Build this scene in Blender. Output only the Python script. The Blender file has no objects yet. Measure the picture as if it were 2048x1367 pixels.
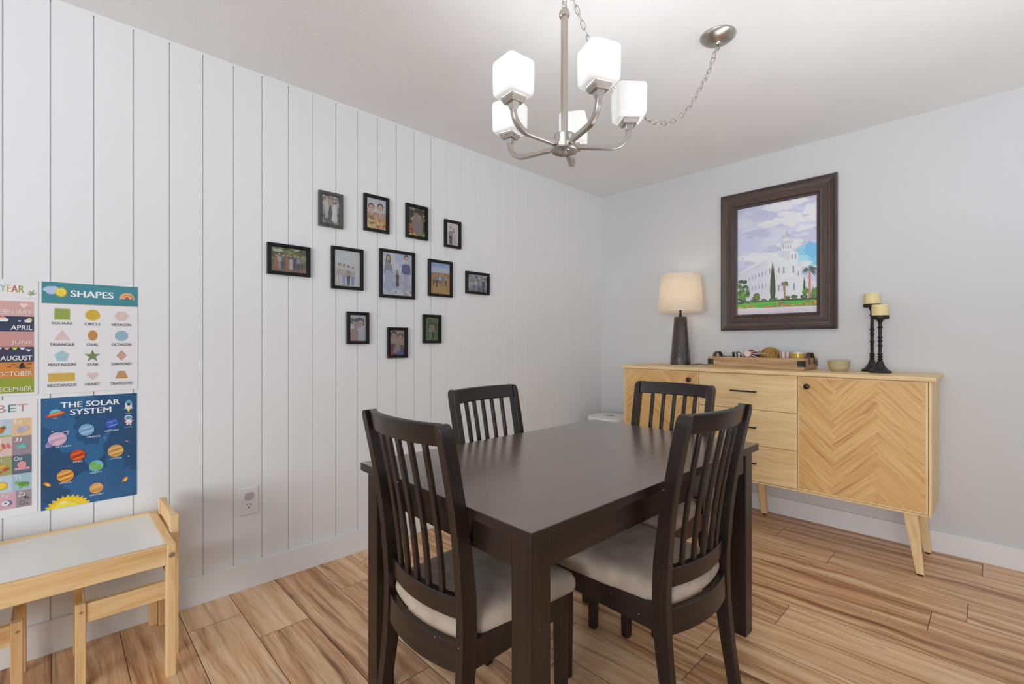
import bpy, math, random
from mathutils import Vector, Matrix, Euler
random.seed(7)
PI = math.pi
sc = bpy.context.scene
COL = sc.collection

# ------------------------------------------------------------ camera, sky, lights, exposure
cam_d = bpy.data.cameras.new('camera'); cam = bpy.data.objects.new('camera', cam_d); COL.objects.link(cam)
cam.location = (2.4565, -3.5020, 1.1553)
cam.rotation_euler = (math.radians(90), 0, math.atan2(0.71698, 0.69709))
cam_d.sensor_width = 36; cam_d.lens = 942.13 / 2048 * 36; cam_d.clip_start = 0.02; cam_d.clip_end = 100
sc.camera = cam
sc.view_settings.view_transform = 'Standard'; sc.view_settings.look = 'None'
sc.view_settings.gamma = 1; sc.view_settings.use_curve_mapping = False
sc.view_settings.exposure = 0.02
world = bpy.data.worlds.new('world'); sc.world = world; world.use_nodes = True
bg = world.node_tree.nodes['Background']; bg.inputs[0].default_value = (0.90, 0.965, 1.06, 1); bg.inputs[1].default_value = 0.68

def area(name, loc, target, sx, sy, power, col=(1, 1, 1)):
    d = bpy.data.lights.new(name, 'AREA'); d.shape = 'RECTANGLE'; d.size = sx; d.size_y = sy
    d.energy = power; d.color = col
    o = bpy.data.objects.new(name, d); COL.objects.link(o); o.location = loc
    o.rotation_euler = (Vector(target) - Vector(loc)).to_track_quat('-Z', 'Y').to_euler()
    return o
area('window_daylight', (3.4, -8.2, 1.3), (0.3, -2.0, 0.6), 3.0, 2.2, 190, (0.97, 0.985, 1.02))
area('added_uplight_right', (3.05, -1.7, 1.35), (3.0, -1.7, 2.44), 0.6, 3.0, 18, (0.95, 0.98, 1.03))  # added uplight with no fixture, out of view, brightens the ceiling
area('added_uplight_rear', (2.2, -4.4, 1.2), (2.2, -4.4, 2.44), 1.8, 0.4, 11, (0.95, 0.98, 1.03))  # second added uplight, fixtureless, behind the camera
SHADE_W = 0.5      # watts of each chandelier bulb
LAMP_W = 0.4        # watts of the table lamp bulb

# ------------------------------------------------------------ helpers
def lin(c, a=1.0):
    def f(v):
        v /= 255.0
        return v / 12.92 if v <= 0.04045 else ((v + 0.055) / 1.055) ** 2.4
    return (f(c[0]), f(c[1]), f(c[2]), a)

class MB:
    def __init__(s):
        s.v = []; s.f = []; s.uv = []; s.col = []; s.mi = []
    def face(s, pts, uv=None, col=None, mi=0):
        i = len(s.v); s.v += [tuple(p) for p in pts]; s.f.append(tuple(range(i, i + len(pts))))
        s.uv.append(uv or [(0, 0)] * len(pts)); s.col.append(col or (1, 1, 1, 1)); s.mi.append(mi)
    def mesh(s, verts, faces, uvs=None, mi=0, col=None):
        i = len(s.v); s.v += [tuple(p) for p in verts]
        for k, f in enumerate(faces):
            s.f.append(tuple(i + a for a in f)); s.uv.append(uvs[k] if uvs else [(0, 0)] * len(f))
            s.col.append(col or (1, 1, 1, 1)); s.mi.append(mi)
    def box(s, c, d, rot=None, grain=None, mi=0, col=None):
        """box centred c, size d; uv in metres, u along the grain"""
        g = grain if grain is not None else max(range(3), key=lambda k: d[k])
        o = (random.uniform(0, 30), random.uniform(0, 30))
        h = [x / 2 for x in d]
        P = [Vector((sx * h[0], sy * h[1], sz * h[2])) for sx in (-1, 1) for sy in (-1, 1) for sz in (-1, 1)]
        F = [(0, 1, 3, 2), (4, 6, 7, 5), (0, 4, 5, 1), (2, 3, 7, 6), (0, 2, 6, 4), (1, 5, 7, 3)]
        N = [0, 0, 1, 1, 2, 2]
        uvs = []
        for f, n in zip(F, N):
            ax = [a for a in range(3) if a != n]
            ua = g if g in ax else ax[0]
            va = [a for a in ax if a != ua][0]
            uvs.append([(P[i][ua] + o[0], P[i][va] + o[1] + n * 0.37) for i in f])
        R = rot.to_matrix() if rot else Matrix.Identity(3)
        s.mesh([R @ p + Vector(c) for p in P], F, uvs, mi, col)
    def b2(s, a, b, **k):
        s.box([(a[i] + b[i]) / 2 for i in range(3)], [abs(b[i] - a[i]) for i in range(3)], **k)
    def hexa(s, bot, top, mi=0):
        """bot/top: 4 points each, counter-clockwise from above; grain runs bottom to top"""
        o = (random.uniform(0, 30), random.uniform(0, 30))
        P = [Vector(p) for p in bot + top]
        F = [(3, 2, 1, 0), (4, 5, 6, 7)] + [(i, (i + 1) % 4, 4 + (i + 1) % 4, 4 + i) for i in range(4)]
        L = (P[4] - P[0]).length
        uvs = [[(o[0], o[1]), (o[0], o[1] + .03), (o[0] + .03, o[1] + .03), (o[0] + .03, o[1])]] * 2
        acc = 0
        for i in range(4):
            w = (P[(i + 1) % 4] - P[i]).length
            uvs.append([(o[0], o[1] + acc), (o[0], o[1] + acc + w), (o[0] + L, o[1] + acc + w), (o[0] + L, o[1] + acc)])
            acc += w
        s.mesh(P, F, uvs, mi)
    def loft(s, rings, closed=True, cap=True, mi=0, vscale=None):
        """rings: lists of points of equal count; u runs along the loft"""
        o = (random.uniform(0, 30), random.uniform(0, 30))
        n = len(rings[0]); V = []; F = []; U = []
        for r in rings: V += [Vector(p) for p in r]
        us = [0]
        for k in range(1, len(rings)):
            us.append(us[-1] + (V[k * n] - V[(k - 1) * n]).length)
        vs = [0]
        for i in range(n):
            vs.append(vs[-1] + (V[(i + 1) % n] - V[i]).length)
        for k in range(len(rings) - 1):
            for i in range(n if closed else n - 1):
                j = (i + 1) % n
                F.append((k * n + i, k * n + j, (k + 1) * n + j, (k + 1) * n + i))
                U.append([(o[0] + us[k], o[1] + vs[i]), (o[0] + us[k], o[1] + vs[i + 1]),
                          (o[0] + us[k + 1], o[1] + vs[i + 1]), (o[0] + us[k + 1], o[1] + vs[i])])
        if cap:
            F.append(tuple(reversed(range(n)))); U.append([(o[0], o[1])] * n)
            F.append(tuple((len(rings) - 1) * n + i for i in range(n))); U.append([(o[0], o[1])] * n)
        s.mesh(V, F, U, mi)
    def sweep(s, path, w, h, up=(0, 0, 1), mi=0):
        """rectangular bar along path; w across, h along `up`"""
        P = [Vector(p) for p in path]; rings = []
        for i, p in enumerate(P):
            t = (P[min(i + 1, len(P) - 1)] - P[max(i - 1, 0)]).normalized()
            side = t.cross(Vector(up)).normalized(); u2 = side.cross(t).normalized()
            rings.append([p - side * w / 2 - u2 * h / 2, p + side * w / 2 - u2 * h / 2,
                          p + side * w / 2 + u2 * h / 2, p - side * w / 2 + u2 * h / 2])
        s.loft(rings, mi=mi)
    def tube(s, path, r, n=8, closed=False, mi=0):
        P = [Vector(p) for p in path]; rings = []; m = len(P); ref = None
        for i, p in enumerate(P):
            t = (P[(i + 1) % m] - P[(i - 1) % m]) if closed else (P[min(i + 1, m - 1)] - P[max(i - 1, 0)])
            t.normalize()
            if ref is None: ref = t.orthogonal().normalized()
            ref = (ref - t * ref.dot(t)).normalized(); b = t.cross(ref)
            rr = r[i] if isinstance(r, (list, tuple)) else r
            rings.append([p + (ref * math.cos(a) + b * math.sin(a)) * rr for a in [2 * PI * k / n for k in range(n)]])
        if closed: rings.append(rings[0])
        s.loft(rings, cap=not closed, mi=mi)
    def lathe(s, prof, c=(0, 0, 0), n=32, mi=0):
        """prof: (radius, z) from bottom to top"""
        rings = [[(c[0] + max(r, 1e-4) * math.cos(2 * PI * k / n), c[1] + max(r, 1e-4) * math.sin(2 * PI * k / n), c[2] + z)
                  for k in range(n)] for r, z in prof]
        s.loft(rings, mi=mi)
    def sphere(s, c, r, nu=20, nv=12, mi=0):
        r3 = r if isinstance(r, (tuple, list)) else (r, r, r)
        rings = [[(c[0] + r3[0] * max(math.sin(t), 1e-3) * math.cos(2 * PI * k / nu), c[1] + r3[1] * max(math.sin(t), 1e-3) * math.sin(2 * PI * k / nu),
                   c[2] - r3[2] * math.cos(t)) for k in range(nu)] for t in [PI * j / nv for j in range(nv + 1)]]
        s.loft(rings, mi=mi)
    def frame(s, w, h, prof, mi=0):
        """mitred picture frame centred on 0 in XY; prof: (distance outside the opening half size offset, z) from outer back to inner"""
        for side in range(4):
            A = []
            for off, z in prof:
                x = w / 2 - off; y = h / 2 - off
                c = [(-x, -y), (x, -y), (x, y), (-x, y)]
                A.append((Vector((*c[side], z)), Vector((*c[(side + 1) % 4], z))))
            o = random.uniform(0, 20); acc = 0
            for k in range(len(A) - 1):
                a, b = A[k]; c2, d = A[k + 1]
                wd = (c2 - a).length; L = (b - a).length
                s.face([a, b, d, c2], [(o, acc), (o + L, acc), (o + L, acc + wd), (o, acc + wd)], mi=mi); acc += wd

def root_of(o):
    while o.parent: o = o.parent
    return o

def obj(name, mb, mat, parent=None, bevel=0, smooth=None, world=False, seg=2):
    """links ONE mesh object; a part's vertices are in its thing's own frame (world=True converts)"""
    me = bpy.data.meshes.new(name)
    V = mb.v
    if world and parent:
        r = root_of(parent); M = (Matrix.Translation(r.location) @ r.rotation_euler.to_matrix().to_4x4()).inverted()
        V = [tuple(M @ Vector(p)) for p in V]
    me.from_pydata(V, [], mb.f)
    me.uv_layers.new(name='UVMap'); me.color_attributes.new('Col', 'FLOAT_COLOR', 'CORNER')
    us = []; cs = []
    for k, f in enumerate(mb.f):
        for q in range(len(f)): us += mb.uv[k][q]; cs += mb.col[k]
    me.uv_layers['UVMap'].data.foreach_set('uv', us); me.color_attributes['Col'].data.foreach_set('color', cs)
    me.polygons.foreach_set('material_index', mb.mi)
    for m in (mat if isinstance(mat, (list, tuple)) else [mat]): me.materials.append(m)
    if smooth is not None:
        for p in me.polygons: p.use_smooth = True
        me.set_sharp_from_angle(angle=math.radians(smooth))
    o = bpy.data.objects.new(name, me); COL.objects.link(o)
    if parent: o.parent = parent
    if bevel:
        b = o.modifiers.new('bevel', 'BEVEL'); b.width = bevel; b.segments = seg; b.limit_method = 'ANGLE'; b.angle_limit = math.radians(40)
    return o

def tag(o, label=None, cat=None, group=None, kind=None):
    if label: o['label'] = label
    if cat: o['category'] = cat
    if group: o['group'] = group
    if kind: o['kind'] = kind
    return o

def thing(name, label, cat, loc=(0, 0, 0), rot=(0, 0, 0), group=None):
    o = bpy.data.objects.new(name, None); COL.objects.link(o); o.empty_display_size = 0.05
    o.location = loc; o.rotation_euler = rot
    return tag(o, label, cat, group)

def dup(src, loc, rot, label):
    def cp(o, par):
        c = o.copy(); COL.objects.link(c)
        if par: c.parent = par
        for ch in list(o.children): cp(ch, c)
        return c
    r = cp(src, None); r.location = loc; r.rotation_euler = rot; r['label'] = label
    return r

# ------------------------------------------------------------ materials
def new_mat(name):
    m = bpy.data.materials.new(name); m.use_nodes = True
    nt = m.node_tree
    return m, nt, nt.nodes['Principled BSDF']
def N(nt, t, **k):
    n = nt.nodes.new(t)
    for a, b in k.items():
        if isinstance(a, str) and hasattr(n, a): setattr(n, a, b)
    return n
def ramp(nt, stops):
    r = nt.nodes.new('ShaderNodeValToRGB'); e = r.color_ramp.elements
    while len(e) < len(stops): e.new(0.5)
    for i, (p, c) in enumerate(stops): e[i].position = p; e[i].color = c
    return r
def mat(name, c, rough=0.5, metal=0.0, bump=0, bscale=200, var=0.0, vscale=5, coat=0, spec=0.5):
    """plain procedural material: a slight noise in the colour and in the surface"""
    m, nt, p = new_mat(name)
    base = lin(c) if max(c) > 1.0 else (*c, 1)
    p.inputs['Roughness'].default_value = rough; p.inputs['Metallic'].default_value = metal
    p.inputs['Coat Weight'].default_value = coat; p.inputs['Specular IOR Level'].default_value = spec
    tc = N(nt, 'ShaderNodeTexCoord')
    no = N(nt, 'ShaderNodeTexNoise'); no.inputs['Scale'].default_value = vscale; no.inputs['Detail'].default_value = 4
    nt.links.new(tc.outputs['Object'], no.inputs['Vector'])
    r = ramp(nt, [(0.3, tuple(x * (1 - var) for x in base[:3]) + (1,)), (0.7, tuple(min(1, x * (1 + var)) for x in base[:3]) + (1,))])
    nt.links.new(no.outputs['Fac'], r.inputs[0]); nt.links.new(r.outputs[0], p.inputs['Base Color'])
    if bump:
        n2 = N(nt, 'ShaderNodeTexNoise'); n2.inputs['Scale'].default_value = bscale; n2.inputs['Detail'].default_value = 3
        nt.links.new(tc.outputs['Object'], n2.inputs['Vector'])
        b = N(nt, 'ShaderNodeBump'); b.inputs['Strength'].default_value = bump; b.inputs['Distance'].default_value = 0.002
        nt.links.new(n2.outputs['Fac'], b.inputs['Height']); nt.links.new(b.outputs[0], p.inputs['Normal'])
    return m
def wood(name, stops, su=1.5, sv=22, dist=0.25, fine=0.25, rough=0.45, bump=0.08, tone=0.0, swirl=3.0, fscale=(5, 260), spec=0.5):
    """grain along the UV's u (metres); optional per-face tone from the colour attribute's red"""
    m, nt, p = new_mat(name); L = nt.links.new
    uv = N(nt, 'ShaderNodeUVMap'); uv.uv_map = 'UVMap'
    w = N(nt, 'ShaderNodeTexNoise'); w.inputs['Scale'].default_value = 1.0; w.inputs['Detail'].default_value = 2
    mp0 = N(nt, 'ShaderNodeMapping'); mp0.inputs['Scale'].default_value = (swirl, swirl * 2.2, 1)
    L(uv.outputs[0], mp0.inputs[0]); L(mp0.outputs[0], w.inputs['Vector'])
    mp = N(nt, 'ShaderNodeMapping'); mp.inputs['Scale'].default_value = (su, sv, 1)
    L(uv.outputs[0], mp.inputs[0])
    sub = N(nt, 'ShaderNodeVectorMath', operation='SUBTRACT'); sub.inputs[1].default_value = (0.5, 0.5, 0.5); L(w.outputs['Color'], sub.inputs[0])
    scl = N(nt, 'ShaderNodeVectorMath', operation='MULTIPLY'); scl.inputs[1].default_value = (0.2, dist * sv * 0.25, 0); L(sub.outputs[0], scl.inputs[0])
    add = N(nt, 'ShaderNodeVectorMath', operation='ADD'); L(mp.outputs[0], add.inputs[0]); L(scl.outputs[0], add.inputs[1])
    n1 = N(nt, 'ShaderNodeTexNoise'); n1.inputs['Scale'].default_value = 1.0; n1.inputs['Detail'].default_value = 5; n1.inputs['Roughness'].default_value = 0.6
    L(add.outputs[0], n1.inputs['Vector'])
    mp2 = N(nt, 'ShaderNodeMapping'); mp2.inputs['Scale'].default_value = (fscale[0], fscale[1], 1); L(uv.outputs[0], mp2.inputs[0])
    n2 = N(nt, 'ShaderNodeTexNoise'); n2.inputs['Scale'].default_value = 1.0; n2.inputs['Detail'].default_value = 2; L(mp2.outputs[0], n2.inputs['Vector'])
    mx = N(nt, 'ShaderNodeMath', operation='MULTIPLY_ADD'); mx.inputs[1].default_value = fine; L(n2.outputs['Fac'], mx.inputs[0])
    sh = N(nt, 'ShaderNodeMath', operation='ADD'); sh.inputs[1].default_value = -fine * 0.5; L(n1.outputs['Fac'], sh.inputs[0]); L(sh.outputs[0], mx.inputs[2])
    val = mx.outputs[0]
    if tone:
        ca = N(nt, 'ShaderNodeVertexColor'); ca.layer_name = 'Col'
        sp = N(nt, 'ShaderNodeSeparateColor'); L(ca.outputs[0], sp.inputs[0])
        t1 = N(nt, 'ShaderNodeMath', operation='SUBTRACT'); t1.inputs[1].default_value = 0.5; L(sp.outputs[0], t1.inputs[0])
        t2 = N(nt, 'ShaderNodeMath', operation='MULTIPLY_ADD'); t2.inputs[1].default_value = tone; L(t1.outputs[0], t2.inputs[0]); L(val, t2.inputs[2])
        val = t2.outputs[0]
    r = ramp(nt, [(a, lin(c)) for a, c in stops]); L(val, r.inputs[0]); L(r.outputs[0], p.inputs['Base Color'])
    p.inputs['Roughness'].default_value = rough; p.inputs['Specular IOR Level'].default_value = spec
    if bump:
        b = N(nt, 'ShaderNodeBump'); b.inputs['Strength'].default_value = bump; b.inputs['Distance'].default_value = 0.002
        L(n2.outputs['Fac'], b.inputs['Height']); L(b.outputs[0], p.inputs['Normal'])
    return m
def print_mat(name, rough=0.35, coat=0.0):
    """printed paper: colour of each printed shape comes from the mesh"""
    m, nt, p = new_mat(name)
    ca = N(nt, 'ShaderNodeVertexColor'); ca.layer_name = 'Col'
    tc = N(nt, 'ShaderNodeTexCoord'); no = N(nt, 'ShaderNodeTexNoise'); no.inputs['Scale'].default_value = 90; no.inputs['Detail'].default_value = 4
    nt.links.new(tc.outputs['Object'], no.inputs['Vector'])
    r = ramp(nt, [(0.3, (0.9, 0.9, 0.9, 1)), (0.7, (1, 1, 1, 1))]); nt.links.new(no.outputs['Fac'], r.inputs[0])
    mx = N(nt, 'ShaderNodeMix', data_type='RGBA', blend_type='MULTIPLY'); mx.inputs[0].default_value = 1.0
    nt.links.new(ca.outputs[0], mx.inputs[6]); nt.links.new(r.outputs[0], mx.inputs[7]); nt.links.new(mx.outputs[2], p.inputs['Base Color'])
    p.inputs['Roughness'].default_value = rough; p.inputs['Coat Weight'].default_value = coat; p.inputs['Coat Roughness'].default_value = 0.08
    return m
def glass_pane(name):
    m, nt, p = new_mat(name); nt.nodes.remove(p)
    out = [n for n in nt.nodes if n.type == 'OUTPUT_MATERIAL'][0]
    t = N(nt, 'ShaderNodeBsdfTransparent'); g = N(nt, 'ShaderNodeBsdfGlossy'); g.inputs['Roughness'].default_value = 0.03
    fr = N(nt, 'ShaderNodeFresnel'); fr.inputs['IOR'].default_value = 1.5; mx = N(nt, 'ShaderNodeMixShader')
    nt.links.new(fr.outputs[0], mx.inputs[0]); nt.links.new(t.outputs[0], mx.inputs[1]); nt.links.new(g.outputs[0], mx.inputs[2]); nt.links.new(mx.outputs[0], out.inputs[0])
    return m
def shade_mat(name, c, transl, rough=0.4, weave=0, glow=None, glow_s=0):
    """translucent lamp shade lit from within by its bulb"""
    m, nt, p = new_mat(name); out = [n for n in nt.nodes if n.type == 'OUTPUT_MATERIAL'][0]; L = nt.links.new
    tr = N(nt, 'ShaderNodeBsdfTranslucent'); p.inputs['Roughness'].default_value = rough
    tc = N(nt, 'ShaderNodeTexCoord'); no = N(nt, 'ShaderNodeTexNoise'); no.inputs['Detail'].default_value = 3
    mp = N(nt, 'ShaderNodeMapping'); mp.inputs['Scale'].default_value = (30, 30, 260) if weave else (10, 10, 10)
    L(tc.outputs['Object'], mp.inputs[0]); L(mp.outputs[0], no.inputs['Vector']); no.inputs['Scale'].default_value = 1
    k = 1 - weave
    r = ramp(nt, [(0.35, (c[0] * k, c[1] * k, c[2] * k, 1)), (0.65, (*c, 1))]); L(no.outputs['Fac'], r.inputs[0])
    L(r.outputs[0], p.inputs['Base Color']); L(r.outputs[0], tr.inputs[0])
    mx = N(nt, 'ShaderNodeMixShader'); mx.inputs[0].default_value = transl
    L(p.outputs[0], mx.inputs[1]); L(tr.outputs[0], mx.inputs[2])
    if glow_s:
        em = N(nt, 'ShaderNodeEmission'); em.inputs[0].default_value = (*glow, 1); em.inputs[1].default_value = glow_s
        ad = N(nt, 'ShaderNodeAddShader'); L(mx.outputs[0], ad.inputs[0]); L(em.outputs[0], ad.inputs[1]); L(ad.outputs[0], out.inputs[0])
    else: L(mx.outputs[0], out.inputs[0])
    return m

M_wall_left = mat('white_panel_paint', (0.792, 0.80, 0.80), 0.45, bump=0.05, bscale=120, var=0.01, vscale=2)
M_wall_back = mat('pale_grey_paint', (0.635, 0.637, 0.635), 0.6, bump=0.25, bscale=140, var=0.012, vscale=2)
M_ceil = mat('ceiling_orange_peel', (0.88, 0.88, 0.875), 0.8, bump=0.5, bscale=60, var=0.015, vscale=3)
M_base = mat('baseboard_gloss_white', (0.80, 0.80, 0.795), 0.35, bump=0.03, var=0.01)
M_floor = wood('laminate_planks', [(0.24, (110, 71, 44)), (0.36, (177, 130, 92)), (0.50, (220, 176, 133)), (0.64, (238, 202, 162)), (0.85, (247, 223, 192))],
               su=0.75, sv=24, dist=0.42, fine=0.28, rough=0.33, bump=0.06, tone=0.16, swirl=2.2, fscale=(7, 190), spec=0.35)
M_gap = mat('plank_seam', (60, 42, 30), 0.8)
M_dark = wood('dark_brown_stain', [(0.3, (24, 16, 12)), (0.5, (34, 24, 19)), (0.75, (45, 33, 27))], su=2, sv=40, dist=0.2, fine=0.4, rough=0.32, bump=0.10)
M_top = wood('dark_brown_tabletop', [(0.3, (84, 63, 49)), (0.5, (92, 70, 56)), (0.75, (102, 79, 64))], su=1.5, sv=30, dist=0.2, fine=0.4, rough=0.30, bump=0.04, spec=0.6)
M_top.node_tree.nodes['Principled BSDF'].inputs['Coat Weight'].default_value = 0.9; M_top.node_tree.nodes['Principled BSDF'].inputs['Coat Roughness'].default_value = 0.22; M_top.node_tree.nodes['Principled BSDF'].inputs['Coat IOR'].default_value = 1.6
M_oak = wood('light_oak', [(0.22, (208, 166, 112)), (0.40, (229, 194, 140)), (0.58, (238, 208, 157)), (0.8, (244, 220, 176))], su=1.6, sv=34, dist=0.45, fine=0.5, rough=0.45, bump=0.08)
M_chev = wood('oak_chevron', [(0.20, (186, 134, 76)), (0.40, (214, 166, 103)), (0.56, (227, 183, 119)), (0.8, (236, 199, 140))], su=2.2, sv=60, dist=0.3, fine=0.7, rough=0.45, bump=0.1, tone=0.13)
M_pine = wood('pine', [(0.25, (204, 154, 96)), (0.42, (229, 190, 134)), (0.58, (239, 208, 156)), (0.8, (244, 220, 176))], su=1.2, sv=20, dist=0.5, fine=0.2, rough=0.45, bump=0.05)
M_white = mat('white_melamine', (0.86, 0.835, 0.785), 0.35, var=0.01)
M_fabric = mat('linen_seat', (186, 168, 150), 0.95, bump=0.6, bscale=700, var=0.2, vscale=11)
M_nickel = mat('brushed_nickel', (0.50, 0.46, 0.42), 0.30, metal=1.0, bump=0.03, bscale=300)
M_glass_shade = shade_mat('frosted_glass', (0.80, 0.80, 0.79), 0.045, 0.25, glow=(1, 0.985, 0.96), glow_s=0.12)
M_black = mat('black_metal', (28, 25, 23), 0.4, bump=0.05, var=0.05)
M_bronze = mat('dark_bronze', (46, 38, 33), 0.42, metal=0.3, bump=0.15, bscale=90, var=0.1)
M_pane = glass_pane('glass_pane')
M_photo = print_mat('photo_print', 0.3)
M_poster = print_mat('laminated_poster', 0.28, coat=0.3)
M_plastic = mat('white_plastic', (0.80, 0.79, 0.78), 0.35)
M_fblack = wood('black_frame', [(0.3, (12, 9, 8)), (0.7, (20, 16, 14))], rough=0.45, fine=0.3, bump=0.03, spec=0.3)
M_fgrey = wood('charcoal_frame', [(0.3, (62, 62, 62)), (0.7, (78, 78, 77))], rough=0.4, fine=0.3, bump=0.03)

def overlay(m, build):
    """mix an extra procedural layer over a material's base colour"""
    nt = m.node_tree; p = nt.nodes['Principled BSDF']; src = p.inputs['Base Color'].links[0].from_socket
    fac, col = build(nt); mx = N(nt, 'ShaderNodeMix', data_type='RGBA'); nt.links.new(fac, mx.inputs[0]); nt.links.new(src, mx.inputs[6]); mx.inputs[7].default_value = lin(col)
    nt.links.new(mx.outputs[2], p.inputs['Base Color'])
def uvnoise(sc_, lo, hi, top, col, detail=3, dist=0.0):
    def f(nt):
        uv = N(nt, 'ShaderNodeUVMap'); uv.uv_map = 'UVMap'; mp = N(nt, 'ShaderNodeMapping'); mp.inputs['Scale'].default_value = (*sc_, 1)
        n = N(nt, 'ShaderNodeTexNoise'); n.inputs['Scale'].default_value = 1; n.inputs['Detail'].default_value = detail; n.inputs['Distortion'].default_value = dist
        nt.links.new(uv.outputs[0], mp.inputs[0]); nt.links.new(mp.outputs[0], n.inputs['Vector'])
        r = ramp(nt, [(lo, (0, 0, 0, 1)), (hi, (top, top, top, 1))]); nt.links.new(n.outputs['Fac'], r.inputs[0]); return r.outputs[0], col
    return f
def specks(scale, thr, col):
    def f(nt):
        tc = N(nt, 'ShaderNodeTexCoord'); v = N(nt, 'ShaderNodeTexVoronoi'); v.inputs['Scale'].default_value = scale; nt.links.new(tc.outputs['Object'], v.inputs['Vector'])
        n = N(nt, 'ShaderNodeTexNoise'); n.inputs['Scale'].default_value = 5; nt.links.new(tc.outputs['Object'], n.inputs['Vector'])
        a = N(nt, 'ShaderNodeMath', operation='LESS_THAN'); a.inputs[1].default_value = thr; nt.links.new(v.outputs['Distance'], a.inputs[0])
        b_ = N(nt, 'ShaderNodeMath', operation='GREATER_THAN'); b_.inputs[1].default_value = 0.5; nt.links.new(n.outputs['Fac'], b_.inputs[0])
        c_ = N(nt, 'ShaderNodeMath', operation='MULTIPLY'); nt.links.new(a.outputs[0], c_.inputs[0]); nt.links.new(b_.outputs[0], c_.inputs[1]); return c_.outputs[0], col
    return f
overlay(M_floor, uvnoise((1.6, 9), .52, .72, .55, (206, 142, 90)))
overlay(M_floor, uvnoise((2.2, 70), .60, .74, .55, (108, 74, 50), 2, 0.6))
overlay(M_floor, uvnoise((3.0, 7.0), .70, .80, .75, (96, 62, 44), 2, 1.5))
overlay(M_dark, specks(22, .045, (150, 136, 122)))
overlay(M_pine, uvnoise((1.0, 26), .56, .70, .45, (206, 150, 88), 2, 1.0))

# ------------------------------------------------------------ the room
FX0, FX1, FY0 = 0.0, 3.4, -4.5
H = 2.44
def structure(name, mb, m, **k):
    o = obj(name, mb, m, **k); o['kind'] = 'structure'; return o

b = MB(); b.face([(FX0 - .02, FY0, -.003), (FX1, FY0, -.003), (FX1, .02, -.003), (FX0 - .02, .02, -.003)], mi=1)
b.face([(FX0 - .02, FY0, -.05), (FX0 - .02, .02, -.05), (FX1, .02, -.05), (FX1, FY0, -.05)], mi=1)
known = {0: 2.407, 1: 1.538, 2: 1.837, 4: 2.263, 6: 1.824, 14: 0.448, 15: 0.218, 3: 1.15, 5: 1.35, 13: 1.05, 16: 0.75, 12: 0.32}
PL = 1.22
for k in range(-1, 31):
    y1 = min(-.03 - .1932 * k, 0.015); y0 = max(-.03 - .1932 * (k + 1), FY0)
    j = known.get(k, random.uniform(0, PL))
    x = j - PL * (math.floor((j - FX0) / PL) + 1)
    while x < FX1:
        a, c = max(x, FX0 - .01), min(x + PL, FX1)
        if c - a > .01:
            ou, ov = random.uniform(0, 60), random.uniform(0, 60); g = .0011
            t = random.random(); q = [(a + g, y0 + g), (c - g, y0 + g), (c - g, y1 - g), (a + g, y1 - g)]
            b.face([(px, py, 0) for px, py in q], [(px - a + ou, py - y0 + ov) for px, py in q], (t, t, t, 1))
        x += PL
structure('floor', b, [M_floor, M_gap])

b = MB(); b.b2((FX0 - .1, FY0, H), (FX1, .1, H + .08)); structure('ceiling', b, M_ceil)
b = MB(); b.b2((0, 0, 0), (FX1, .1, H)); structure('wall_back', b, M_wall_back)
b = MB(); b.b2((FX1, FY0, 0), (FX1 + .12, .1, 0.72)); structure('light_block_right', b, M_wall_back)     # unseen low partition, added to block low light from the right
# left wall of vertical boards with real grooves
b = MB(); P0, PIT, GW, GD = -3.6325, 0.12092, 0.0042, 0.006
pts = [(0, FY0)]
k = int((FY0 - P0) / PIT)
while P0 + k * PIT < -0.03:
    y = P0 + k * PIT; gd = GD if y < -1.75 else GD * max(0.12, 0.5 + (y + 1.75) / -1.6)
    gw = GW if y < -1.75 else GW * 0.7
    pts += [(0, y - gw / 2), (-gd, y - gw / 2 + .0008), (-gd, y + gw / 2 - .0008), (0, y + gw / 2)]; k += 1
pts.append((0, 0))
for (xa, ya), (xb, yb) in zip(pts[:-1], pts[1:]):
    b.face([(xa, ya, 0), (xb, yb, 0), (xb, yb, H - .012), (xa, ya, H - .012)])
b.face([(0, FY0, H - .012), (0, 0, H - .012), (0, 0, H), (0, FY0, H)])
b.face([(-.1, FY0, 0), (-.1, FY0, H), (-.1, 0, H), (-.1, 0, 0)])
structure('wall_left', b, M_wall_left)
b = MB(); b.b2((0, FY0, 0), (.014, -.014, .123)); structure('baseboard_left', b, M_base, bevel=.002)
b = MB(); b.b2((0, -.014, 0), (FX1, 0, .112)); structure('baseboard_back', b, M_base, bevel=.002)

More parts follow.
